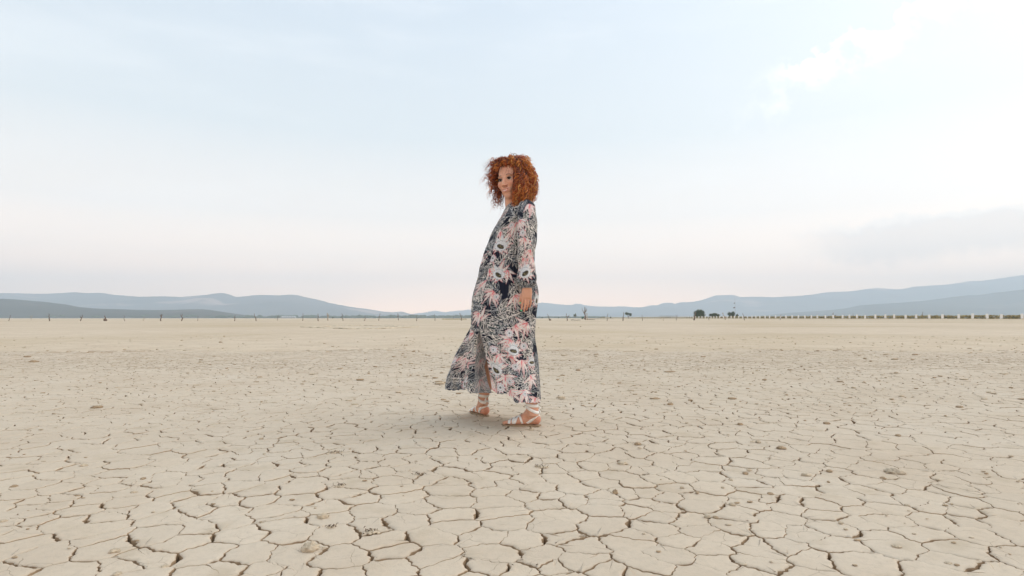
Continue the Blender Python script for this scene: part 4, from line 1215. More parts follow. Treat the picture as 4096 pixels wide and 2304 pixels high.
# ------------------------------------------------------------------ printed cloth
INK = dict(navy=(0.011, 0.015, 0.031), cream=(0.87, 0.82, 0.77), pink=(0.74, 0.20, 0.22), grey=(0.40, 0.42, 0.44), pale=(0.78, 0.79, 0.81),
           green=(0.035, 0.050, 0.050), seed=(0.07, 0.06, 0.04), blush=(0.78, 0.58, 0.55), line=(0.08, 0.09, 0.11))
RES = 0.0011


class Print:
    def __init__(s, w, h, seed):
        s.W, s.H = int(w / RES), int(h / RES); s.a = np.empty((s.H, s.W, 3), np.float32); s.a[:] = INK['navy']
        s.r = np.random.default_rng(seed)

    def leaf(s, x, y, ang, L, w, bend=0.0, fill='cream', edge=None, ew=0.0016, rib=None, rw=0.0011, power=.75):
        R = L * 1.15 + w
        x0, x1 = int((x - R) / RES), int((x + R) / RES) + 1; y0, y1 = int((y - R) / RES), int((y + R) / RES) + 1
        x0, y0 = max(x0, 0), max(y0, 0); x1, y1 = min(x1, s.W), min(y1, s.H)
        if x0 >= x1 or y0 >= y1: return
        X, Y = np.meshgrid((np.arange(x0, x1) + .5) * RES - x, (np.arange(y0, y1) + .5) * RES - y)
        ca, sa = math.cos(ang), math.sin(ang)
        a = (X * ca + Y * sa) / L; b = -X * sa + Y * ca
        b = b - bend * L * a * a
        ac = np.clip(a, 0, 1); hw = w * np.sin(np.pi * ac ** power); ins = (a > 0) & (a < 1)
        sub = s.a[y0:y1, x0:x1]
        ab = np.abs(b)
        if edge: sub[ins & (ab < hw)] = INK[edge]; sub[ins & (ab < hw - ew)] = INK[fill]
        else: sub[ins & (ab < hw)] = INK[fill]
        if rib: sub[ins & (ab < np.minimum(rw, hw * .5)) & (a < .9)] = INK[rib]

    def disc(s, x, y, r0, r1, ang, col, lobes=0, amp=0.0):
        R = max(r0, r1) * 1.3
        x0, x1 = max(int((x - R) / RES), 0), min(int((x + R) / RES) + 1, s.W); y0, y1 = max(int((y - R) / RES), 0), min(int((y + R) / RES) + 1, s.H)
        if x0 >= x1 or y0 >= y1: return
        X, Y = np.meshgrid((np.arange(x0, x1) + .5) * RES - x, (np.arange(y0, y1) + .5) * RES - y)
        ca, sa = math.cos(ang), math.sin(ang); a = (X * ca + Y * sa) / r0; b = (-X * sa + Y * ca) / r1
        k = np.hypot(a, b) - 1 - amp * np.cos(lobes * np.arctan2(b, a))
        s.a[y0:y1, x0:x1][k < 0] = INK[col] if isinstance(col, str) else col

    def frond(s, x, y, ang, L):
        s.tone = 'cream' if s.r.random() < .7 else 'grey'; n = max(3, int(L / 0.026)); bend = s.r.uniform(-.9, .9)
        for k in range(n):
            u = (k + .5) / n; th = ang + bend * u; px = x + L * u * math.cos(ang + bend * u * .5); py = y + L * u * math.sin(ang + bend * u * .5)
            sc = math.sin(math.pi * (0.2 + 0.7 * u)) ** .5
            for d in (-1, 1):
                l = s.r.uniform(.044, .070) * sc
                s.leaf(px, py, th + d * s.r.uniform(.45, .75), l, s.r.uniform(.0058, .0080), d * s.r.uniform(.1, .45), 'navy' if s.r.random() < .6 else 'green', s.tone, .0022)
        s.leaf(x, y, ang + bend * .5, L * 1.15, .0021, 0, s.tone)

    def burst(s, x, y, ang, n=6, L=.065, spread=2.2):
        for k in range(n):
            t = (k / (n - 1) - .5) if n > 1 else 0
            s.leaf(x, y, ang + spread * t + s.r.uniform(-.08, .08), L * s.r.uniform(.8, 1.15) * (1 - .35 * abs(t)), s.r.uniform(.0070, .0098), s.r.uniform(-.4, .4), 'cream' if s.r.random() < .8 else 'blush', 'pink', .0015, 'grey', .0010)
        for k in range(3): s.leaf(x, y, ang + s.r.uniform(-1, 1), L * .4, .0028, 0, 'pink')

    def protea(s, x, y, ang, sc=1.0):
        sc *= 1.0
        for ring, (n, L, w, c) in enumerate(((12, .076, .0088, 'cream'), (11, .054, .0095, 'pale'))):
            for k in range(n):
                th = ang + 2 * math.pi * (k + .5 * ring) / n + s.r.uniform(-.16, .16)
                up = (1 + .25 * math.cos(th - math.pi / 2)) * s.r.uniform(.72, 1.18)
                s.leaf(x, y, th, L * sc * up, w * sc, s.r.uniform(-.2, .2), c, 'pink' if ring == 0 else 'grey', .0020 if ring == 0 else .0010, 'grey', .0008, .9)
        s.disc(x, y, .041 * sc, .031 * sc, ang - 1.0, 'line', 11, .06); s.disc(x, y, .0393 * sc, .0293 * sc, ang - 1.0, 'pale', 11, .06)
        for k in range(22):
            th = ang + 2 * math.pi * k / 22; s.leaf(x + .014 * sc * math.cos(th), y + .012 * sc * math.sin(th), th, .016 * sc, .0006, 0, 'grey')
        cx, cy = x + .004 * sc * math.cos(ang), y - .004 * sc
        s.disc(cx, cy, .025 * sc, .0120 * sc, ang - .75, 'line'); s.disc(cx, cy, .0235 * sc, .0105 * sc, ang - .75, 'seed')
        for k in range(26):
            a_, b_ = s.r.uniform(-1, 1), s.r.uniform(-1, 1)
            if a_ * a_ + b_ * b_ < .9: s.disc(cx + .017 * sc * a_, cy + .0085 * sc * b_ + .005 * a_ * sc, .0016, .0012, 0, (0.34, 0.30, 0.17))
        s.leaf(cx - .004 * sc, cy + .006 * sc, ang + 1.9, .016 * sc, .0026, 0, 'line')

    def daisy(s, x, y, sc=1.0):
        r0 = s.r.uniform(0, 6.28)
        for k in range(10): s.leaf(x, y, r0 + 2 * math.pi * k / 10, .024 * sc, .0062 * sc, 0, 'pale', 'pink', .0013, 'grey', .0006, .9)
        s.disc(x, y, .0115 * sc, .0115 * sc, 0, 'grey', 9, .06); s.disc(x, y, .010 * sc, .010 * sc, 0, 'pale', 9, .06)
        s.disc(x, y, .0055 * sc, .0055 * sc, 0, 'grey'); s.disc(x, y, .0028 * sc, .0028 * sc, 0, 'line')

    def background(s, nf, nb):
        w, h = s.W * RES, s.H * RES
        spots = [(i + s.r.uniform(-.4, .4), j + s.r.uniform(-.4, .4)) for i in range(int(w / nf) + 1) for j in range(int(h / nf) + 1)]
        s.r.shuffle(spots)
        for i, j in spots: s.frond(i * nf, j * nf, s.r.uniform(0, 6.28), s.r.uniform(.10, .17))
        for _ in range(nb): s.burst(s.r.uniform(0, w), s.r.uniform(0, h), s.r.uniform(0, 6.28), int(s.r.integers(3, 7)), s.r.uniform(.08, .11), s.r.uniform(1.2, 2.4))

    def sample(s, u, v):
        i = np.clip((v / RES), 0, s.H - 1.001); j = np.clip((u / RES), 0, s.W - 1.001)
        i0 = i.astype(int); j0 = j.astype(int); fi = (i - i0)[:, None]; fj = (j - j0)[:, None]
        a = s.a
        return (a[i0, j0] * (1 - fi) * (1 - fj) + a[i0 + 1, j0] * fi * (1 - fj) + a[i0, j0 + 1] * (1 - fi) * fj + a[i0 + 1, j0 + 1] * fi * fj)


def cloth_extra(g, b, a):
    geo = g.node('ShaderNodeNewGeometry')
    inner = g.mix(0.80, a.outputs['Color'], (0.62, 0.67, 0.74))
    g.put(b.inputs['Base Color'], g.mix(geo.outputs['Backfacing'], a.outputs['Color'], inner))
    b.inputs['Specular IOR Level'].default_value = 0.2
    b.inputs['Sheen Weight'].default_value = 0.08
    tc = g.node('ShaderNodeTexCoord').outputs['Object']
    n1 = g.noise(tc, 22.0, 4.0, 0.55, 0.6)
    g.put(b.inputs['Normal'], g.node('ShaderNodeBump', {'Height': n1, 'Strength': 0.35, 'Distance': 0.010}))
    tr = g.node('ShaderNodeBsdfTranslucent', {'Color': g.mix(1.0, a.outputs['Color'], (1.0, 0.96, 0.9), 'MULTIPLY')})
    mx = g.node('ShaderNodeMixShader', {0: 0.16, 1: b.outputs[0], 2: tr.outputs[0]})
    g.put(g.n['Material Output'].inputs['Surface'], mx.outputs[0])
M_cloth = attr_mat('printed_viscose', 0.75, cloth_extra)

M_lining = attr_mat('pale_inside_of_cloth', 0.8)

# ------------------------------------------------------------------ dress
# silhouette of the dress: photo row -> left, right, middle distance, half depth
ROWS = [(806, 2036, 2098, 3.665, .060), (818, 2030, 2110, 3.665, .085), (832, 2022, 2124, 3.67, .125), (850, 2013, 2134, 3.675, .155), (870, 2003, 2139, 3.68, .168),
        (886, 1993, 2140, 3.68, .170), (917, 1976, 2141, 3.685, .168), (944, 1963, 2140, 3.685, .165), (965, 1956, 2139, 3.685, .165),
        (992, 1945, 2138, 3.69, .168), (1038, 1932, 2137, 3.69, .178), (1071, 1921, 2137, 3.69, .186), (1108, 1914, 2140, 3.69, .195),
        (1153, 1902, 2152, 3.69, .205), (1190, 1893, 2155, 3.69, .210), (1220, 1890, 2149, 3.69, .212), (1265, 1887, 2141, 3.69, .214), (1308, 1884, 2138, 3.69, .218)]
HEM = [  # px, py of the hem, distance Y  (closed loop seen from above, starting at her back and running along the near side)
    (2157, 1606, 3.64), (2152, 1611, 3.55), (2125, 1612, 3.47), (2098, 1609, 3.43), (2066, 1611, 3.42), (2044, 1590, 3.42), (2016, 1576, 3.44), (1990, 1576, 3.46), (1966, 1562, 3.50),
    'slit', (1898, 1573, 3.57), (1886, 1572, 3.585), (1872, 1561, 3.62), (1862, 1558, 3.72), (1838, 1560, 3.76), (1812, 1562, 3.80), (1788, 1557, 3.86), (1783, 1553, 3.93), (1800, 1548, 4.00), (1850, 1550, 4.06),
    (1910, 1555, 4.06), (1990, 1560, 4.02), (2070, 1570, 3.97), (2130, 1585, 3.88), (2156, 1598, 3.75)]
NS = 600
NR1, NR2 = 300, 250
# parameter along the loop
hp = []; slit_k = None
for h_ in HEM:
    if h_ == 'slit': slit_k = len(hp); continue
    hp.append(h_)
hp3 = np.array([P(*h_) for h_ in hp])
nh = len(hp3)


def spline(P_, t, closed=True):
    """Catmull-Rom through rows of P_, t in index units"""
    n = len(P_); i = np.floor(t).astype(int); f = (t - i)[:, None]
    if closed: g_ = lambda k: P_[(i + k) % n]
    else: g_ = lambda k: P_[np.clip(i + k, 0, n - 1)]
    p0, p1, p2, p3 = g_(-1), g_(0), g_(1), g_(2)
    return 0.5 * ((2 * p1) + (-p0 + p2) * f + (2 * p0 - 5 * p1 + 4 * p2 - p3) * f ** 2 + (-p0 + 3 * p1 - 3 * p2 + p3) * f ** 3)


# open spline from slit edge b (left panel) all the way round to slit edge a (right panel)
order = list(range(slit_k, nh)) + list(range(0, slit_k))
loop = hp3[order]                       # starts at left slit edge, runs far side, back, near side, ends at right slit edge
dl = np.concatenate([[0], np.cumsum(np.linalg.norm(np.diff(loop[:, :2], axis=0), axis=1))])
fine_t = np.linspace(0, nh - 1.0001, 4000)
lf = spline(loop, fine_t, False)
cl = np.concatenate([[0], np.cumsum(np.linalg.norm(np.diff(lf[:, :2], axis=0), axis=1))])
s_par = np.linspace(0, 1, NS)
# more columns on the side that faces the camera
tt = np.interp(s_par * cl[-1], cl, fine_t)
hem = spline(loop, tt, False)
hem_s = s_par * cl[-1]
ctr_h = np.array([hem[:, 0].mean(), 3.75])
# matching angle on the upper ellipses: keep direction, slit edges meet
SLA = math.radians(223)                  # direction (from +x, through -y) where the slit starts on the hips
# angle runs from slit (just left of near) clockwise seen from above through far side
frac = hem_s / cl[-1]
# weights: hem fractions at quarter points for a fair mapping
ang_h = np.unwrap(np.arctan2(hem[:, 1] - 3.74, hem[:, 0] - P(2020, 1400, 3.74)[0]))
a0, a1 = ang_h[0], ang_h[-1]
top_start = math.radians(-128); 
sgn = np.sign(a1 - a0)
# smooth blend of angle-based and length-based mapping
ang = top_start + sgn * 2 * math.pi * (0.5 * (ang_h - a0) / (a1 - a0) + 0.5 * frac)
rowsA = np.array(ROWS, float)
ys1 = np.interp(np.linspace(0, 1, NR1), np.linspace(0, 1, 60), np.linspace(806, 1308, 60))
Rx = [spline(rowsA, np.interp(ys1, rowsA[:, 0], np.arange(len(rowsA))).clip(0, len(rowsA) - 1.0001), False)]
RI = Rx[0]
verts = np.zeros((NR1 + NR2, NS, 3))
for k in range(NR1):
    _, xl, xr, Yc, hb = RI[k]; py = ys1[k]
    L_, R_e = P(xl, py, Yc), P(xr, py, Yc)
    c_ = (L_ + R_e) / 2; hx = (R_e[0] - L_[0]) / 2
    ex = 0.92 - .16 * max(0.0, (k / NR1) - .5)
    ca, sa = np.cos(ang), np.sin(ang)
    verts[k, :, 0] = c_[0] + hx * np.sign(ca) * np.abs(ca) ** ex
    verts[k, :, 1] = c_[1] + hb * np.sign(sa) * np.abs(sa) ** ex
    verts[k, :, 2] = c_[2]
topring = verts[NR1 - 1]; slope = verts[NR1 - 1] - verts[NR1 - 12]; slope = slope / np.abs(slope[:, 2:3]) 
for k in range(NR2):
    u = (k + 1) / NR2
    z = topring[:, 2] * (1 - u) + hem[:, 2] * u
    lw = np.clip((P(1985, 1400, 3.7)[0] - hem[:, 0]) / .18, 0, 1)            # the windward side flares early
    e = (lw * (1 - (1 - u) ** 1.7) + (1 - lw) * (.5 * u + .5 * u * u * (3 - 2 * u)))[:, None]
    q_ = np.clip(1 - frac / .06, 0, 1)[:, None]; e = e * (1 - q_) + q_ * (1 - (1 - u) ** 3.2)
    verts[NR1 + k, :, :2] = topring[:, :2] * (1 - e) + hem[:, :2] * e
    verts[NR1 + k, :, 2] = z
# the lower left panel flares late: row-wise correction so that its outline follows the photo
# outward normals in plan
d = np.roll(verts, -1, 1) - np.roll(verts, 1, 1); d[:, 0] = verts[:, 1] - verts[:, 0]; d[:, -1] = verts[:, -1] - verts[:, -2]
nrm = np.stack([d[..., 1], -d[..., 0], 0 * d[..., 0]], -1); nrm /= np.linalg.norm(nrm, axis=2)[..., None] + 1e-9
cen = verts.mean(1)[:, None]
flip = np.sign(((verts - cen) * nrm)[..., :2].sum(2).mean()); nrm *= flip
# arc length coordinate for the folds and the print
arc = np.zeros((NR1 + NR2, NS)); seg = np.linalg.norm(np.diff(verts[..., :2], axis=1), axis=2); arc[:, 1:] = np.cumsum(seg, 1)
arc = arc - arc[:, -1:]                    # zero at the right slit edge (near side), negative towards the far side
rowz = verts[:, :, 2].mean(1)
vv_ = np.concatenate([np.linspace(0, 1, NR1), 1 + np.linspace(0, 1, NR2)])[:, None]      # 0..2 from neck to hem
S_ = frac[None, :]
fold = np.zeros_like(arc)
def ridged(x): return 1 - 2 * np.abs(np.sin(x)) ** 0.8
gat = np.clip((vv_ - .36) / .06, 0, 1) * np.clip(1 - (vv_ - .42) / .75, 0, 1)
fold += .0035 * gat * np.sin(2 * math.pi * S_ * 62 + 1.2 * np.sin(7 * S_ * 6.28) + .8 * vv_)
long_ = np.clip((vv_ - .42) / .8, 0, 1)
nearw = 1 - .35 * np.clip((S_ - .66) / .08, 0, 1)
fold += .0105 * nearw * long_ * np.sin(2 * math.pi * S_ * 13 + 1.5 * np.sin(S_ * 19) + .7 * np.sin(vv_ * 2.2))
fold += .0040 * nearw * long_ * ridged(math.pi * S_ * 23 + 1.0 * np.sin(S_ * 33 + vv_ * 1.4))
fold += .0045 * np.clip(vv_ * 2 - .2, 0, 1) * np.sin(2 * math.pi * S_ * 9 + vv_ * 7 + 1.3 * np.sin(vv_ * 5 + S_ * 20))
fold += .0022 * np.clip((vv_ - 1.0), 0, 1) * np.sin(2 * math.pi * S_ * 37 + 3 * np.sin(S_ * 12))
# keep the slit edges quiet
edge_q = np.clip(np.minimum(S_, 1 - S_) / .012, 0, 1)
fold *= 0.35 + .65 * edge_q
verts += nrm * fold[..., None]
# small hem ruffle
verts[-6:, :, 2] += (.0025 * np.sin(2 * math.pi * frac * 31 + 3 * np.sin(frac * 40)))[None] * np.linspace(0, 1, 6)[:, None]
nvr = (NR1 + NR2)
V = verts.reshape(-1, 3)
i, j = np.meshgrid(np.arange(nvr - 1), np.arange(NS - 1), indexing='ij')
quads = np.stack([i * NS + j, (i + 1) * NS + j, (i + 1) * NS + j + 1, i * NS + j + 1], -1).reshape(-1, 4)
# close the slit above its top (row px 1325)
k = np.arange(NR1 + 9); close = np.stack([k[:-1] * NS + NS - 1, k[1:] * NS + NS - 1, k[1:] * NS, k[:-1] * NS], 1)
# orientation: outward
fq = V[quads[len(quads) // 3]]; nn_ = np.cross(fq[1] - fq[0], fq[3] - fq[0]); out_ = fq.mean(0) - np.array([P(2050, 1200, 3.69)[0], 3.69, fq.mean(0)[2]])
quads = np.vstack([quads, close])
if nn_ @ out_ < 0: quads = quads[:, ::-1]
# print
U = (arc + 2.0); Vv = np.clip(V[:, 2].reshape(nvr, NS), 0, 2.0)
dress_print = Print(2.35, 1.62, 3)
dress_print.background(.056, 34)
pxs = proj(V); nside = V[:, 1] < 3.72
def find_uv(px, py, Varr, pxa, mask, U_, Z_):
    dd = np.hypot(pxa[:, 0] - px, pxa[:, 1] - py) + np.where(mask, 0, 1e5); k = dd.argmin(); return U_.ravel()[k], Z_.ravel()[k]
# seen from the near side u runs left or right: find the sign
ua, _ = find_uv(2030, 1250, V, pxs, nside, U, Vv); ub, _ = find_uv(2060, 1250, V, pxs, nside, U, Vv)
# (the near side lies left of the right slit edge on the sheet)
for (px, py) in ((2038, 1355), (1985, 1420), (2066, 890), (2005, 925), (1958, 1075), (2085, 1440), (2020, 1500), (2120, 1500), (2145, 1590), (1915, 1250), (2040, 1560), (1895, 1330), (1840, 1440), (2110, 1290),
                 (2095, 1560), (1975, 1165), (2060, 1180), (2030, 1080), (1945, 1120), (2060, 1300)):
    u_, v_ = find_uv(px, py, V, pxs, nside, U, Vv); dress_print.burst(u_, v_, dress_print.r.uniform(-2.4, -.7), 6, .100, 2.2)
for (px, py, a_, sc) in ((2003, 983, 1.2, 1.05), (1994, 1098, 1.4, .95), (2056, 1402, 1.0, .95), (1980, 1478, 1.3, 1.12), (2130, 1448, .8, .8), (1818, 1530, 1.2, .8), (2145, 1200, 1.8, .8), (2110, 1340, 1.3, .0)):
    if sc > 0: u_, v_ = find_uv(px, py, V, pxs, nside, U, Vv); dress_print.protea(u_, v_, a_, sc)
for (px, py, sc) in ((2091, 930, 1.1), (1970, 1032, 1.15), (1985, 1188, 1.0), (2038, 1333, 1.3), (1972, 1399, 1.2), (2001, 1550, 1.5), (2094, 1385, 1.2), (2061, 1467, 1.2), (2038, 1525, 1.2), (1840, 1400, 1.1), (2100, 1575, 1.0), (2045, 900, .9)):
    u_, v_ = find_uv(px, py, V, pxs, nside, U, Vv); dress_print.daisy(u_, v_, sc)
for k in range(26):
    u_, v_ = dress_print.r.uniform(0, 1.35), dress_print.r.uniform(.15, 1.3)
    (dress_print.protea(u_, v_, 1.2, .95) if k % 2 else dress_print.daisy(u_, v_, 1.2))
cols = dress_print.sample(U.ravel(), Vv.ravel())
dress_me = new_mesh('dress', V, quads, [M_cloth], None, True, cols)
dress = wobj('dress', dress_me, None)

# the windward edge of the slit folds inwards and shows the pale inside of the cloth
nf_, mf_ = 150, 60
k0 = NR1 + 10
fl = np.zeros((nf_, mf_, 3)); flc = np.zeros((nf_, mf_, 3))
for a in range(nf_):
    u = a / (nf_ - 1); row = k0 + u * (nvr - 1 - k0); r0_ = int(row); e0 = verts[r0_, 0]
    py_ = proj(e0)[0][1]
    e1 = P(np.interp(py_, [1325, 1400, 1470, 1530, 1565], [1958, 1956, 1938, 1952, 1966]), py_ - 2 + 3 * math.sin(9 * u), 3.70 + .02 * u)
    for b in range(mf_):
        t_ = b / (mf_ - 1)
        p = e0 * (1 - t_) + e1 * t_; p = p + np.array([0, .018 * math.sin(math.pi * t_) + .006 * math.sin(9 * t_ + 3 * u) * min(1, 3 * t_), 0])
        fl[a, b] = p
fU = np.broadcast_to(np.linspace(0, .16, mf_)[None], (nf_, mf_)) + .6; fV = fl[..., 2] + .3
fcol = dress_print.sample(fU.ravel(), fV.ravel()) * .70 + np.array([.70, .80, .92]) * .30
fcol = fcol.reshape(nf_, mf_, 3); fcol[:, 30] = (.16, .17, .19)
i, j = np.meshgrid(np.arange(nf_ - 1), np.arange(mf_ - 1), indexing='ij')
wobj('slit_facing', new_mesh('slit_facing', fl.reshape(-1, 3), np.stack([i * mf_ + j, i * mf_ + j + 1, (i + 1) * mf_ + j + 1, (i + 1) * mf_ + j], -1).reshape(-1, 4), [M_lining], None, True, fcol.reshape(-1, 3)), None, dress)

# ---- near sleeve (and a far one, hidden behind her but there)
SL = [(800, 2092, 2116, 3.575, .03), (808, 2080, 2128, 3.565, .055), (820, 2074, 2137, 3.55, .068), (840, 2070, 2142, 3.53, .074), (870, 2068, 2145, 3.51, .074), (900, 2067, 2146, 3.495, .072), (945, 2067, 2145, 3.485, .068),
      (1000, 2070, 2140, 3.475, .062), (1045, 2072, 2137, 3.47, .058), (1080, 2070, 2139, 3.465, .058), (1108, 2069, 2146, 3.46, .060), (1130, 2074, 2146, 3.457, .054), (1143, 2080, 2137, 3.455, .040), (1147, 2083, 2132, 3.455, .034), (1152, 2084, 2131, 3.455, .034)]


def sleeve(rows, shift_px, shift_Y, seed, motifs):
    A_ = np.array(rows, float); A_[:, 1] += shift_px; A_[:, 2] += shift_px; A_[:, 3] += shift_Y
    nr, ns = 260, 200
    t_ = np.linspace(0, len(A_) - 1.0001, nr); R_s = spline(A_, t_, False)
    py = np.interp(np.linspace(0, 1, nr), np.linspace(0, 1, len(A_)), A_[:, 0]); py = R_s[:, 0]
    an = np.linspace(0, 2 * math.pi, ns + 1)
    Vs = np.zeros((nr, ns + 1, 3))
    for k in range(nr):
        l, r_ = P(R_s[k, 1], py[k], R_s[k, 3]), P(R_s[k, 2], py[k], R_s[k, 3]); c_ = (l + r_) / 2; hx = (r_[0] - l[0]) / 2
        Vs[k, :, 0] = c_[0] + hx * np.cos(an); Vs[k, :, 1] = c_[1] + R_s[k, 4] * np.sin(an); Vs[k, :, 2] = c_[2]
    u = np.linspace(0, 1, nr)[:, None]
    fo = .0030 * np.sin(an[None] * 5 + 6 * u + np.sin(9 * u)) * np.clip(u * 5, 0, 1) + .0032 * np.sin(an[None] * 3 + 22 * u + 2 * np.sin(an[None])) * np.clip(u * 4, 0, 1) * np.clip((1 - u) * 8, 0, 1)
    fo += .0025 * np.clip((u - .78) / .12, 0, 1) * np.sin(an[None] * 26)
    fo += .0045 * np.exp(-((u - .52) / .12) ** 2) * np.sin(40 * u + 2 * np.cos(an[None]))
    Vs[..., 0] += fo * np.cos(an)[None]; Vs[..., 1] += fo * np.sin(an)[None]
    # undercurl of the cuff
    Vf = Vs.reshape(-1, 3); i, j = np.meshgrid(np.arange(nr - 1), np.arange(ns), indexing='ij'); w_ = ns + 1
    q = np.stack([i * w_ + j, (i + 1) * w_ + j, (i + 1) * w_ + j + 1, i * w_ + j + 1], -1).reshape(-1, 4)
    Us = np.broadcast_to(an[None] / (2 * math.pi) * .42, (nr, ns + 1)) + .05; Zs = Vs[..., 2] - Vs[..., 2].min() + .05
    pr = Print(.52, .68, seed); pr.background(.050, 5)
    pa = proj(Vf); mk = Vf[:, 1] < A_[:, 3].mean()
    for typ, px, py_, a_, sc in motifs:
        u_, v_ = find_uv(px, py_, Vf, pa, mk, Us, Zs)
        if typ == 'p': pr.protea(u_, v_, a_, sc)
        if typ == 'd': pr.daisy(u_, v_, sc)
        if typ == 'b': pr.burst(u_, v_, a_, 7, .085 * sc, 2.0)
    me = new_mesh('sleeve', Vf, q[:, ::-1] if np.cross(Vf[q[50][1]] - Vf[q[50][0]], Vf[q[50][3]] - Vf[q[50][0]]) @ (Vf[q[50][0]] - Vs[0].mean(0)) < 0 else q, [M_cloth], None, True, pr.sample(Us.ravel(), Zs.ravel()))
    return wobj('sleeve', me, None, dress)


sleeve(SL, 0, 0, 5, [('b', 2120, 815, -1.6, 1.1), ('b', 2078, 880, -1.2, 1.0), ('b', 2100, 950, -1.7, .9), ('b', 2125, 1000, -2.0, 1.0), ('b', 2132, 1030, -2.2, 1.0), ('p', 2100, 1091, 1.3, 1.05), ('d', 2091, 930, 0, 1.1), ('b', 2090, 1035, -.6, .7)])
sleeve(SL, -14, .36, 9, [])

# collar band round the neck
mb = MB(); an = np.linspace(0, 2 * math.pi, 48, endpoint=False)
ring = lambda py, rx, ry, cx, Yc: np.stack([P(cx, py, Yc)[0] + rx * np.cos(an), Yc + ry * np.sin(an), np.full(48, P(cx, py, Yc)[2]) + .018 * np.cos(an)], 1)
rr = [ring(816, .070, .074, 2066, 3.665), ring(806, .062, .066, 2065, 3.665), ring(803, .059, .063, 2065, 3.665), ring(806, .057, .061, 2065, 3.665)]
v = np.vstack(rr); j = np.arange(48); j2 = (j + 1) % 48
f = np.vstack([np.stack([a * 48 + j, a * 48 + j2, (a + 1) * 48 + j2, (a + 1) * 48 + j], 1) for a in range(3)])
cc2 = np.where((np.sin(np.arange(len(v)) * 1.7) > .1)[:, None], np.array([INK['cream']]), np.array([INK['navy']]))
mb.add(v, f, 0, cc2); wobj('collar', mb, [M_cloth], dress)

# ------------------------------------------------------------------ sandals
M_strap = simple('white_leather', (0.88, 0.87, 0.83), 0.45, 0.05, 20.0); M_sole = simple('tan_sole', (0.30, 0.21, 0.13), 0.8, 0.2, 30.0)


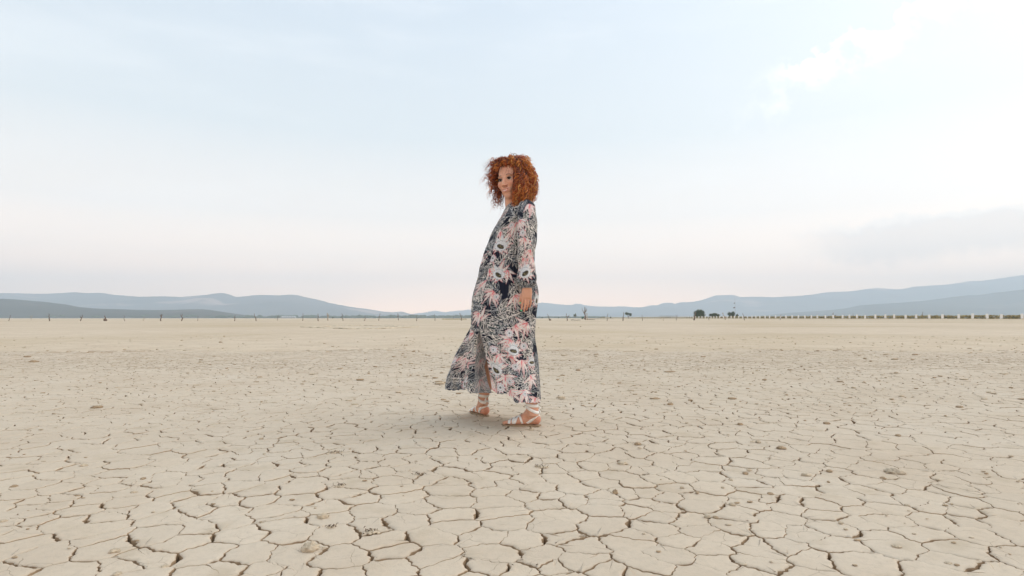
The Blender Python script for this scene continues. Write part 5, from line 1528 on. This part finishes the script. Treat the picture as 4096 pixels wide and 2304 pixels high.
def sandal(w, lat, f, L, ankle, side, bow=True):
    up = np.array([0, 0, 1.0])
    t = bpy.data.objects.new('sandal', None); C.objects.link(t); t.parent = person
    t.empty_display_size = .05
    base = w(0, 0, 0) * 0
    # sole outline
    us = np.concatenate([np.linspace(-.02, 1.03, 26)])
    wid = np.interp(us, [-.02, .03, .15, .35, .55, .75, .9, 1.0, 1.03], [.004, .022, .033, .031, .036, .044, .038, .022, .004])
    off = np.interp(us, [0, .5, 1.0], [0, 0, .006]) * side
    v = []; z0, z1 = -.0128, -.0005
    for z in (z0, z1):
        for sg in (1, -1):
            for u, wd, o_ in zip(us, wid, off): v.append(w(u, sg * wd + o_, z))
    n = len(us); fcs = []
    for a in range(n - 1):
        fcs += [[a, a + 1, n + a + 1, n + a], [2 * n + a, 3 * n + a, 3 * n + a + 1, 2 * n + a + 1], [a, 2 * n + a, 2 * n + a + 1, a + 1], [n + a, n + a + 1, 3 * n + a + 1, 3 * n + a]]
    fcs += [[0, n, 3 * n, 2 * n], [n - 1, 3 * n - 1, 4 * n - 1, 2 * n - 1]]
    mb = MB(); mb.add(v, fcs); wobj('sole', mb, [M_sole], t)

    bv = bpy.data.meshes.new('tmp')
    body_bvh = BODY_TREE

    def ribbon(pts, width, wdir, lift_=.0008, th=.0018):
        """flat strap laid on the skin: every point is pulled to just outside the body"""
        pts = np.array(pts); m = len(pts); vs = []; q = []
        tan = np.gradient(pts, axis=0); tan /= np.linalg.norm(tan, axis=1)[:, None] + 1e-9
        for k in range(m):
            loc, nor, idx, dist = body_bvh.find_nearest(Vector(pts[k]))
            nor = np.array(nor); side_ = np.cross(tan[k], nor); side_ /= np.linalg.norm(side_) + 1e-9
            row = []
            for sg in (-1, 1):
                e = pts[k] + side_ * sg * width / 2
                l2, n2, _, _ = body_bvh.find_nearest(Vector(e)); l2 = np.array(l2); n2 = np.array(n2)
                row.append((l2 + n2 * lift_, l2 + n2 * (lift_ + th)))
            vs += [row[0][0], row[0][1], row[1][1], row[1][0]]
        for k in range(m - 1):
            for c in range(4): q.append([k * 4 + c, k * 4 + (c + 1) % 4, k * 4 + 4 + (c + 1) % 4, k * 4 + 4 + c])
        q += [[0, 1, 2, 3], [(m - 1) * 4 + 3, (m - 1) * 4 + 2, (m - 1) * 4 + 1, (m - 1) * 4]]
        mbx = MB(); mbx.add(vs, q); wobj('strap', mbx, [M_strap], t)

    def arch(u0, u1, top, wdt, n=22):
        """strap over the foot from one side of the sole to the other"""
        pts = []
        for a in np.linspace(0, math.pi, n):
            u = u0 + (u1 - u0) * (a / math.pi)
            pts.append(w(u, math.cos(a) * np.interp(u, [.2, .6, .8], [.034, .040, .044]), .004 + math.sin(a) * top))
        ribbon(pts, wdt, None)
    arch(.82, .76, .030, .017); arch(.71, .64, .034, .017)          # two toe straps
    arch(.69, .42, .050, .016); arch(.46, .69, .050, .013)            # crossing instep straps
    # ankle wraps
    def wrap(c, rx, ry, tilt, wdt, a0=0.0, a1=2 * math.pi, n=40, dirx=None):
        pts = []
        for a in np.linspace(a0, a1, n):
            pts.append(c + f * rx * math.cos(a) + lat * ry * math.sin(a) + up * tilt * math.cos(a))
        ribbon(pts, wdt, None)
    wrap(ankle + up * .018, .036, .036, .002, .019)
    wrap(ankle - up * .012, .038, .038, .016, .019)
    # heel sling: from both sides of the sole, up behind the heel
    hb_ = w(.02, 0, .062)
    for sg in (-1, 1):
        pts = [w(.34, sg * .032, .004), w(.27, sg * .034, .020), w(.18, sg * .033, .040), w(.09, sg * .024, .056), w(.02, sg * .004, .066)]
        P_s = np.array(pts); ribbon(spline(P_s, np.linspace(0, 3.999, 16), False), .019, None)
    # knot behind the ankle
    mb = MB()
    bk = ankle - f * .038 - up * .014
    v, fc = blob(4, (.007, .007, .009), 10, 7, .2); mb.add(v + bk, fc)
    mb.tube([bk, bk - f * .008 + up * .016, bk - f * .004 + up * .028], [.004, .0035, .002], 6); mb.tube([bk, bk - f * .010 - up * .006, bk - f * .009 - up * .02], [.004, .003, .002], 6)
    wobj('knot', mb, [M_strap], t)


from mathutils.bvhtree import BVHTree
feet_mask_z = 0.34
bpoly = np.empty(len(bm_.polygons) * 4, np.int32)
bmv = co
sel = [tuple(p.vertices) for p in bm_.polygons if bmv[p.vertices[0]][2] < feet_mask_z]
BODY_TREE = BVHTree.FromPolygons([Vector(c) for c in bmv.tolist()], sel)
sandal(wN, latN, fN, LN, AN, 1)
sandal(wF, latF, fF, LF, AF, -1)

# ------------------------------------------------------------------ hair
M_hair = attr_mat('curly_red_hair', 0.42, lambda g, b, a: (b.inputs['Specular IOR Level'].__setattr__('default_value', 0.45), b.inputs['Sheen Weight'].__setattr__('default_value', 0.15)))
hr = np.random.default_rng(12)
hv = []; hf = []; hc = []; hn = 0


def add_lock(path, r, curl_r, pitch_, c0, c1, nside_=4, seg_len=.0075):
    """a corkscrew lock along a smooth path"""
    global hn
    path = np.array(path, float); t = np.linspace(0, len(path) - 1.0001, 40); pl = spline(path, t, False)
    L = np.concatenate([[0], np.cumsum(np.linalg.norm(np.diff(pl, axis=0), axis=1))]); n = max(8, int(L[-1] * (1 + 4.0 * curl_r / pitch_) / seg_len))
    s = np.linspace(0, L[-1], n); pl = np.stack([np.interp(s, L, pl[:, k]) for k in range(3)], 1)
    tan = np.gradient(pl, axis=0); tan /= np.linalg.norm(tan, axis=1)[:, None] + 1e-9
    ref = np.array([0.3, 1, .2]); a = np.cross(tan, ref); a /= np.linalg.norm(a, axis=1)[:, None] + 1e-9; b = np.cross(tan, a)
    u = s / L[-1]; ph = hr.uniform(0, 6.28) + 2 * math.pi * s / pitch_ * (1 + .25 * np.sin(5 * u + hr.uniform(0, 6)))
    cr = curl_r * np.clip(u * 3.5, 0, 1) * (1 + .3 * np.sin(9 * u + hr.uniform(0, 6)))
    pl = pl + a * (cr * np.cos(ph))[:, None] + b * (cr * np.sin(ph))[:, None]
    tan = np.gradient(pl, axis=0); tan /= np.linalg.norm(tan, axis=1)[:, None] + 1e-9
    a = np.cross(tan, np.array([.1, .2, 1.0])); a /= np.linalg.norm(a, axis=1)[:, None] + 1e-9; b = np.cross(tan, a)
    rad = r * (0.55 + .45 * np.sin(math.pi * np.clip(u * .9 + .1, 0, 1))) * (1 - u ** 3 * .75)
    th = np.linspace(0, 2 * math.pi, nside_, endpoint=False)
    v = pl[:, None] + a[:, None] * (np.cos(th)[None, :, None] * rad[:, None, None]) + b[:, None] * (np.sin(th)[None, :, None] * rad[:, None, None])
    i = np.arange(n - 1)[:, None] * nside_; j = np.arange(nside_)[None]; j2 = (j + 1) % nside_
    hv.append(v.reshape(-1, 3)); hf.append((np.stack([i + j, i + j2, i + nside_ + j2, i + nside_ + j], -1).reshape(-1, 4)) + hn)
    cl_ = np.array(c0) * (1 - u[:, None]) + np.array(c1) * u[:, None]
    hc.append(np.repeat(cl_, nside_, 0)); hn += n * nside_


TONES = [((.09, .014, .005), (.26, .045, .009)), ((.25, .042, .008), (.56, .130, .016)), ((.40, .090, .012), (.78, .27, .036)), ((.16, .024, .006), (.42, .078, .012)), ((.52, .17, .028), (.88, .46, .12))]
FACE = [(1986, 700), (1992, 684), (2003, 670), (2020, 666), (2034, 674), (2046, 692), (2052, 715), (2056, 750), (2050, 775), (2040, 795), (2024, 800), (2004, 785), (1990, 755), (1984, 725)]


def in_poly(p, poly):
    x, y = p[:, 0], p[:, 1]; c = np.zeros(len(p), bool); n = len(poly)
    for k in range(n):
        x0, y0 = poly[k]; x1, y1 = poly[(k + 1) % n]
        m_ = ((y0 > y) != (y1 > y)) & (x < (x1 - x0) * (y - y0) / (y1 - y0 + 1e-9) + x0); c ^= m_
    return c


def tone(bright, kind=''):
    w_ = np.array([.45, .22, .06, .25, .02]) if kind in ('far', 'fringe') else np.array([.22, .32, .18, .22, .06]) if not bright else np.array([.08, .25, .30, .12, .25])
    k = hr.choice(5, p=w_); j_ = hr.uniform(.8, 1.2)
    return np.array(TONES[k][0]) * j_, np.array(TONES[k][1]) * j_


def scalp(px, py, dy):
    return P(px, py, HC[1] + dy)


def try_lock(root, mid, end, r, cr, pt, bright, guard=True, jit=.010):
    pts = [root, root * .45 + mid * .55 + hr.normal(0, jit * .5, 3), mid + hr.normal(0, jit * .6, 3), mid * .4 + end * .6 + hr.normal(0, jit, 3), end]
    q = spline(np.array(pts), np.linspace(0, 3.999, 24), False)
    if guard:
        pp = proj(q); hit = in_poly(pp, FACE) & (q[:, 1] < HC[1] + .05)
        if hit.sum() > 1: return False
    c0, c1 = tone(bright, KIND[0])
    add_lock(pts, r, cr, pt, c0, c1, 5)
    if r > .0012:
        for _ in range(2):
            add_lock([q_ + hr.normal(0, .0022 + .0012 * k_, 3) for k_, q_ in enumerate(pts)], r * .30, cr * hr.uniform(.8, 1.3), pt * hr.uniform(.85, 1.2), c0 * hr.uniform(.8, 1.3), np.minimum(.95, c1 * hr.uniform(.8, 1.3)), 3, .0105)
    return True


KIND = ['']


def region(kind):
    KIND[0] = kind
    return region_(kind)


def region_(kind):
    """(root, mid, end) for a lock, in picture rows at real distances"""
    u = hr.uniform
    if kind == 'top':
        a = u(0, 1); rx = u(2010, 2095); ry = 668 - 12 * math.sin((rx - 2010) / 85 * math.pi) + u(-3, 8); dy = u(-.075, .09)
        ang_ = u(-2.6, -.2); R1 = u(26, 46)
        mx, my = rx + 18 * math.cos(ang_), ry - 26 + u(-6, 8); ex = rx + R1 * 1.1 * math.cos(ang_) + u(-5, 8); ey = max(618 + abs(ex - 2050) * .16, my + u(4, 34))
        return scalp(rx, ry, dy), scalp(mx, max(my, 622), dy - .012), scalp(ex, ey, dy + u(-.03, .03))
    if kind == 'right':
        ry = u(650, 760); rx = 2078 + 12 * math.sin((ry - 640) / 130 * math.pi) + u(-10, 4); dy = u(-.06, .10)
        ey = u(max(690, ry + 20), 820); edge = np.interp(ey, [640, 680, 720, 770, 800, 835], [2094, 2112, 2129, 2137, 2132, 2108])
        ex = edge - abs(hr.normal(0, 14)) + 3; mx = min(edge + 2, max(rx, ex) + u(0, 16)); my = (ry + ey) / 2 - u(0, 18)
        return scalp(rx, ry, dy), scalp(mx, my, dy + u(-.02, .02)), scalp(ex, ey, dy + u(-.03, .04))
    if kind == 'near':
        ry = u(655, 735); rx = u(2052, 2090); dy = -.055 - u(0, .03)
        ex = u(2048, 2122); ey = u(745, 838); ex = min(ex, np.interp(ey, [740, 800, 846], [2125, 2120, 2092])); ex = max(ex, np.interp(ey, [740, 770, 800, 846], [2062, 2058, 2046, 2036]))
        return scalp(rx, ry, dy), scalp((rx + ex) / 2 + u(-4, 12), (ry + ey) / 2, dy - .022), scalp(ex, ey, dy - u(.0, .03))
    if kind == 'far':
        ry = u(655, 770); rx = u(1998, 2015); dy = u(.0, .06)
        ey = 638 + 200 * u(0, 1) ** 1.15; edge_ = np.interp(ey, [635, 680, 720, 760, 800, 842], [1955, 1936, 1926, 1930, 1934, 1958]); inner_ = np.interp(ey, [640, 700, 780, 842], [1995, 1984, 1992, 2018])
        ex = max(edge_, inner_ - abs(hr.normal(0, 27)))
        return scalp(rx, ry, dy), scalp((rx + ex) / 2 - 3, (ry + ey) / 2 - u(0, 14), dy + .01), scalp(ex, ey, dy + u(-.03, .03))
    if kind == 'fringe':
        rx = u(1998, 2050); ry = 668 - 8 * math.sin((rx - 1998) / 52 * math.pi) + u(-6, 2); dy = -.045 + u(-.01, .015)
        ex = rx + u(-34, 24); ey = ry + u(-8, 26) if ex < 1990 or ex > 2050 else ry - u(4, 22)
        return scalp(rx, ry, dy), scalp((rx + ex) / 2, ry - u(14, 28), dy - .02), scalp(ex, ey, dy - u(0, .03))


for kind, n_, br in (('top', 230, True), ('right', 330, False), ('near', 230, False), ('far', 130, False), ('fringe', 70, False)):
    made = 0; tries = 0
    while made < n_ and tries < n_ * 6:
        tries += 1
        ro, mi_, en = region(kind)
        br2 = br and hr.random() < .6 or (kind in ('near', 'right') and hr.random() < .42)
        if try_lock(ro, mi_, en, hr.uniform(.0017, .0038), hr.uniform(.005, .0115), hr.uniform(.028, .052), br2): made += 1
# single flyaway hairs and loose corkscrews at the outline
for k in range(420):
    ro, mi_, en = region(['far', 'far', 'far', 'far', 'top', 'far', 'right'][k % 7])
    d = en - ro; en2 = ro + d * hr.uniform(1.05, 1.28)
    try_lock(ro, mi_ + d * .1, en2, hr.uniform(.0005, .0012), hr.uniform(.004, .010), hr.uniform(.020, .036), False)
# a few thin curls across the brow and the near cheek
for (x0, y0, x1, y1, x2, y2) in ((2030, 672, 2022, 690, 2016, 703), (2036, 674, 2034, 694, 2040, 702), (2044, 680, 2048, 700, 2036, 708), (2052, 700, 2046, 728, 2042, 742), (2052, 735, 2047, 762, 2044, 780), (2054, 715, 2050, 745, 2052, 765)):
    add_lock([scalp(x0, y0, -.075), scalp(x1, y1, -.098), scalp(x2, y2, -.098)], .0006, .0035, .016, TONES[0][0], TONES[1][0], 4, .003)
hair_me = new_mesh('hair', np.vstack(hv), np.vstack(hf), [M_hair], None, True, np.vstack(hc))
hair = wobj('hair', hair_me, None)
# dense under-hair close to the skull
mb = MB()
for (px, py, dy, r_, sd_) in ((2068, 705, .030, (.088, .085, .098), 1), (2090, 735, .0, (.062, .075, .085), 2), (2084, 775, -.015, (.052, .065, .072), 3), (2058, 660, .0, (.080, .078, .050), 4),
                              (2004, 700, .085, (.034, .03, .055), 5)):
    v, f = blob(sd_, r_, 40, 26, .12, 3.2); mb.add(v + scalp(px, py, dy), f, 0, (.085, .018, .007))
wobj('under_hair', mb, [M_hair], hair)
print('hair verts', hn)
